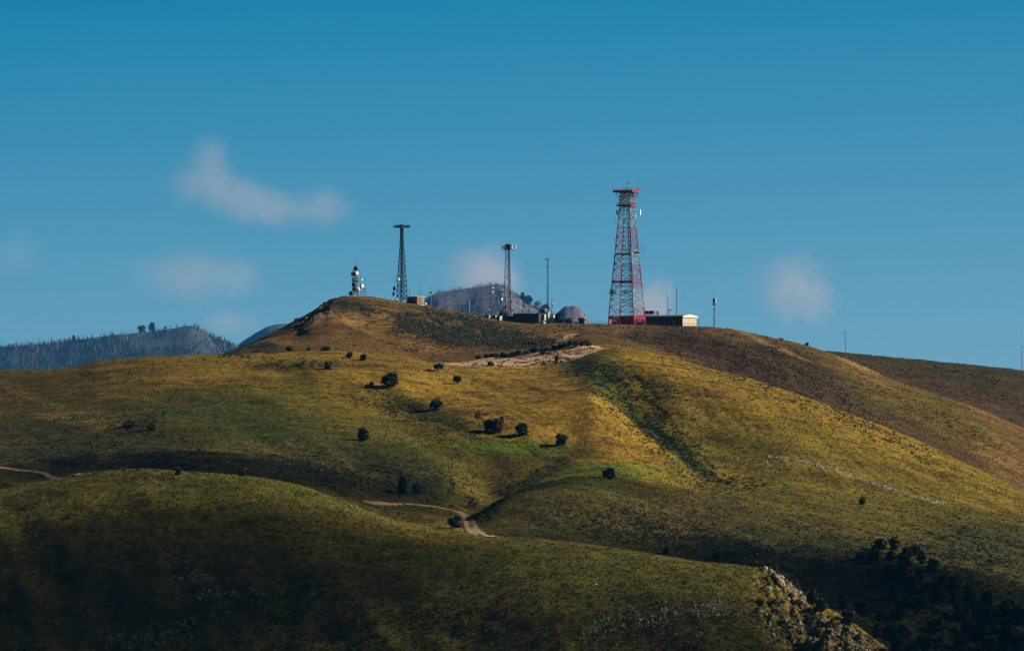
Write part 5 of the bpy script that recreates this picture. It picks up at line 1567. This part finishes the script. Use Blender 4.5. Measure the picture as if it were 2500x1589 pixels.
for u_, y_, h_px, lab in ((1319, 786, 15.5, 'tall cream cabinet at the right end of the long dark shed, left of two'), (1327.5, 782, 14, 'tall cream cabinet at the right end of the long dark shed, right of two')):
    s_ = (DS - 44) / F
    r_ = empty('equipment_cabinet', ((u_ - CX) * s_, DS - 44, (YH - y_) * s_), R(-38))
    tag(r_, lab, 'cabinet', 'cream cabinets beside the shed')
    h_ = h_px * s_
    m = MB(); m.box((0, 0, h_ / 2 - .3), (1.0, .95, h_ + .6)); m.build('case', M_DARK_SHADED, r_)
    m = MB(); m.box((.52, 0, h_ * .74), (.05, .85, h_ * .46)); m.build('door', M_CREAM, r_)
    m = MB(); m.box((.52, 0, h_ * .22), (.05, .75, h_ * .44)); m.build('lower_panel', M_GREENHUT, r_)
    m = MB(); m.box((0, 0, h_ + .05), (1.3, 1.3, .08)); m.build('roof', M_ROOFTRIM, r_)
s_ = (DS - 46) / F
pad = empty('concrete_pad', ((1320 - CX) * s_, DS - 46.5, (YH - 787) * s_), R(-14))
tag(pad, 'pale concrete pad in front of the cream cabinets', 'pad')
m = MB(); m.box((0, 0, -.15), (2.4, 1.5, .45)); m.build('slab', M_CONC, pad)
m = MB(); m.bar((.9, -.5, 0), (.9, -.5, .55), .07, 6); m.build('bollard', M_WHITE, pad)
hut('green_hut', 1335.5, DS - 20, 776, 1.5, 1.2, 1.55, R(-32), M_GREENHUT, 'pale green hut at the foot of the tall thin mast', M_ROOFTRIM, True, 'hut', None, M_GREENHUT, .05)
hut('roofed_cabin', 1326, DS - 10, 772, 2.0, 1.6, 2.0, R(-30), M_DARK_SHADED, 'dark cabin with a pale roof behind the cream cabinets', M_WHITE, True, 'cabin')
# white van seen end-on
s_ = (DS - 22) / F
vn = empty('parked_van', ((1349.5 - CX) * s_, DS - 22, (YH - 777.5) * s_), R(-12))
tag(vn, 'small white van parked beside the utility pole', 'van')
m = MB(); m.box((0, 0, .38), (1.0, 1.9, .40)); m.box((0, .1, .78), (.9, 1.5, .42)); m.build('body', M_WHITE, vn)
m = MB(); m.box((0, -.66, .78), (.76, .04, .28)); m.build('rear_window', M_GLASS, vn)
for sx in (-1, 1):
    for sy in (-.6, .6):
        m = MB(); m.lathe((sx * .45 - .06, sy, .17), (1, 0, 0), [(0, .16), (.02, .19), (.10, .19), (.12, .16)], 12); w_ = m.build('wheel', M_TYRE, vn)
    m = MB(); m.box((sx * .40, -.96, .42), (.12, .03, .14)); m.build('tail_light', M_RED, vn)
m = MB(); m.box((0, -.97, .24), (.95, .06, .09)); m.build('bumper', M_GREYTRIM, vn)

# ---- tall thin mast, utility poles
q = Site('guyed_mast', 1337.5, DS - 18, 778, 'tall hair-thin mast with small side antennas above the green hut', 'mast')
lattice(q, [(778 - 7 * k, 1.35 - .018 * k) for k in range(22)], 3, 90, .05, .03, M_STEEL, M_STEEL, cross='Z')
whip(q, 1338.5, 632, 613, .04)
m = MB()
for y, x in ((633, 1332), (631, 1335), (653.5, 1335), (670, 1333), (710, 1334.5), (723, 1334)): m.bar(q.L(1338, y), q.L(x, y), .04, 4)
m.bar(q.L(1331.5, 636), q.L(1331.5, 629), .05, 4); q.part('side_arms', m, M_STEEL)
for y in (632.5, 653.5): m = MB(); m.box(q.L(1335.5, y), (.35, .25, .35)); q.part('antenna_box', m, M_STEEL)
whip(q, 1334.5, 778, 694, .045)
def utility_pole(u, d, yb, yt, w_px, tilt, label, arms=((3, 1.0),), transformer=False, lean=0.0):
    st = Site('utility_pole', u, d, yb, label, 'utility pole', 'wooden utility poles')
    b = MB(); top = st.L(u + lean, yt)
    b.bar((0, 0, -st.drop - .5), top, .11, 7, .075); st.part('pole', b, M_WOOD)
    for dy_, k in arms:
        c = st.L(u + lean * (1 - dy_ / (yb - yt)), yt + dy_)
        h = np.array((w_px * k * .5 * st.s, w_px * .3 * st.s, tilt * w_px * .5 * st.s))
        b = MB(); b.bar(c - h, c + h, .085, 4); a_ = st.part('crossarm', b, M_WOOD)
        b = MB()
        for t in (-.9, 0 if dy_ else .5, .9):
            b.bar(c + h * t, c + h * t + (0, 0, .22), .05, 5)
        st.part('insulators', b, M_DISHGREY, a_)
    if transformer:
        c = st.L(u + 3.2, yt + 14)
        b = MB(); b.lathe(c - (0, 0, .4), (0, 0, 1), [(0, .20), (.05, .24), (.72, .24), (.8, .16)], 12); st.part('transformer', b, M_GALV, None, True)
        b = MB()
        pts = [st.L(u + 1, yt + 14), st.L(u + 2.5, yt + 11), st.L(u + 4.6, yt + 13), st.L(u + 4.2, yt + 20), st.L(u + .6, yt + 26)]
        for a, e in zip(pts, pts[1:]): b.bar(a, e, .04, 4)
        st.part('drop_cable', b, M_CABLE)
    return st
utility_pole(1345.5, DS - 20, 777, 729, 10, 0.05, 'wooden utility pole with two crossarms and a transformer beside the white van', ((2, 1), (7, .55)), True, 2.5)
utility_pole(2065.5, 1640, 866, 807, 8.5, .26, 'lone leaning utility pole with a tilted crossarm on the skyline at right', ((6.5, 1),), False, -2.5)
utility_pole(2495, 1800, 905, 846, 10, -.02, 'utility pole at the far right edge of the skyline', ((1.5, 1),))

# ---- wire fences
def fence(pts, label, hgt=1.1):
    p0 = np.array(P(*pts[0]))
    r_ = empty('wire_fence', p0)
    tag(r_, label, 'fence')
    tops = []
    for (u_, d_) in pts:
        a = np.array(P(u_, d_)) - p0
        m = MB(); m.bar(a - (0, 0, .3), a + (0, 0, hgt), .05, 5); m.build('post', M_WOOD, r_)
        tops.append(a)
    m = MB()
    for a, b in zip(tops, tops[1:]):
        for f in (.3, .62, .95): m.bar(a + (0, 0, hgt * f), b + (0, 0, hgt * f), .025, 4)
    m.build('wire', M_STEEL, r_)
fence([(1436 + 7 * k, DS - 6) for k in range(8)], 'thin wire fence running left from the foot of the red and white tower')
fence([(1562 + 12 * k, DS - 14 - .3 * k) for k in range(13)], 'wire fence along the front of the long building')

# ---- bushes and trees between the summit buildings
for k, (u_, yb, hp, wp, kind, lab, dd) in enumerate((
        (1229, 781, 23, 38, 'low', 'dark bushy tree behind the white box and the cell tower', DS - 30), (1272, 772, 19, 26, 'twiggy', 'reddish brown bush rising behind the long dark shed', DS - 30),
        (1319, 775, 26, 26, 'round', 'black tree behind the cream cabinets', DS - 14), (1363, 780, 25, 27, 'low', 'black rounded tree right of the white van', DS - 20),
        (1388, 783, 12, 22, 'low', 'low brownish bush in front of the rocky knob', DS - 20), (1420, 787, 17, 22, 'low', 'black bush standing alone left of the wire fence', DS - 15))):
    tree('summit_tree', kind, k, u_, yb, hp, lab, 'tree' if hp > 18 else 'bush', 'trees between the summit buildings', wp, dd)
for k, (u_, hp) in enumerate(((1776, 4), (1786, 3.5), (1905, 5), (1910, 4), (1970, 8), (1873, 4), (1340, 5), (1353, 5), (1395, 6), (1407, 5), (1260, 5), (1255, 4))):
    tree('skyline_bush', 'low', k, u_, 0, hp, 'small bush on the skyline between the masts and the right shoulder', 'bush', 'small bushes on the skyline', hp * 1.6, float(np.interp(u_, U, Dd)) - 3)
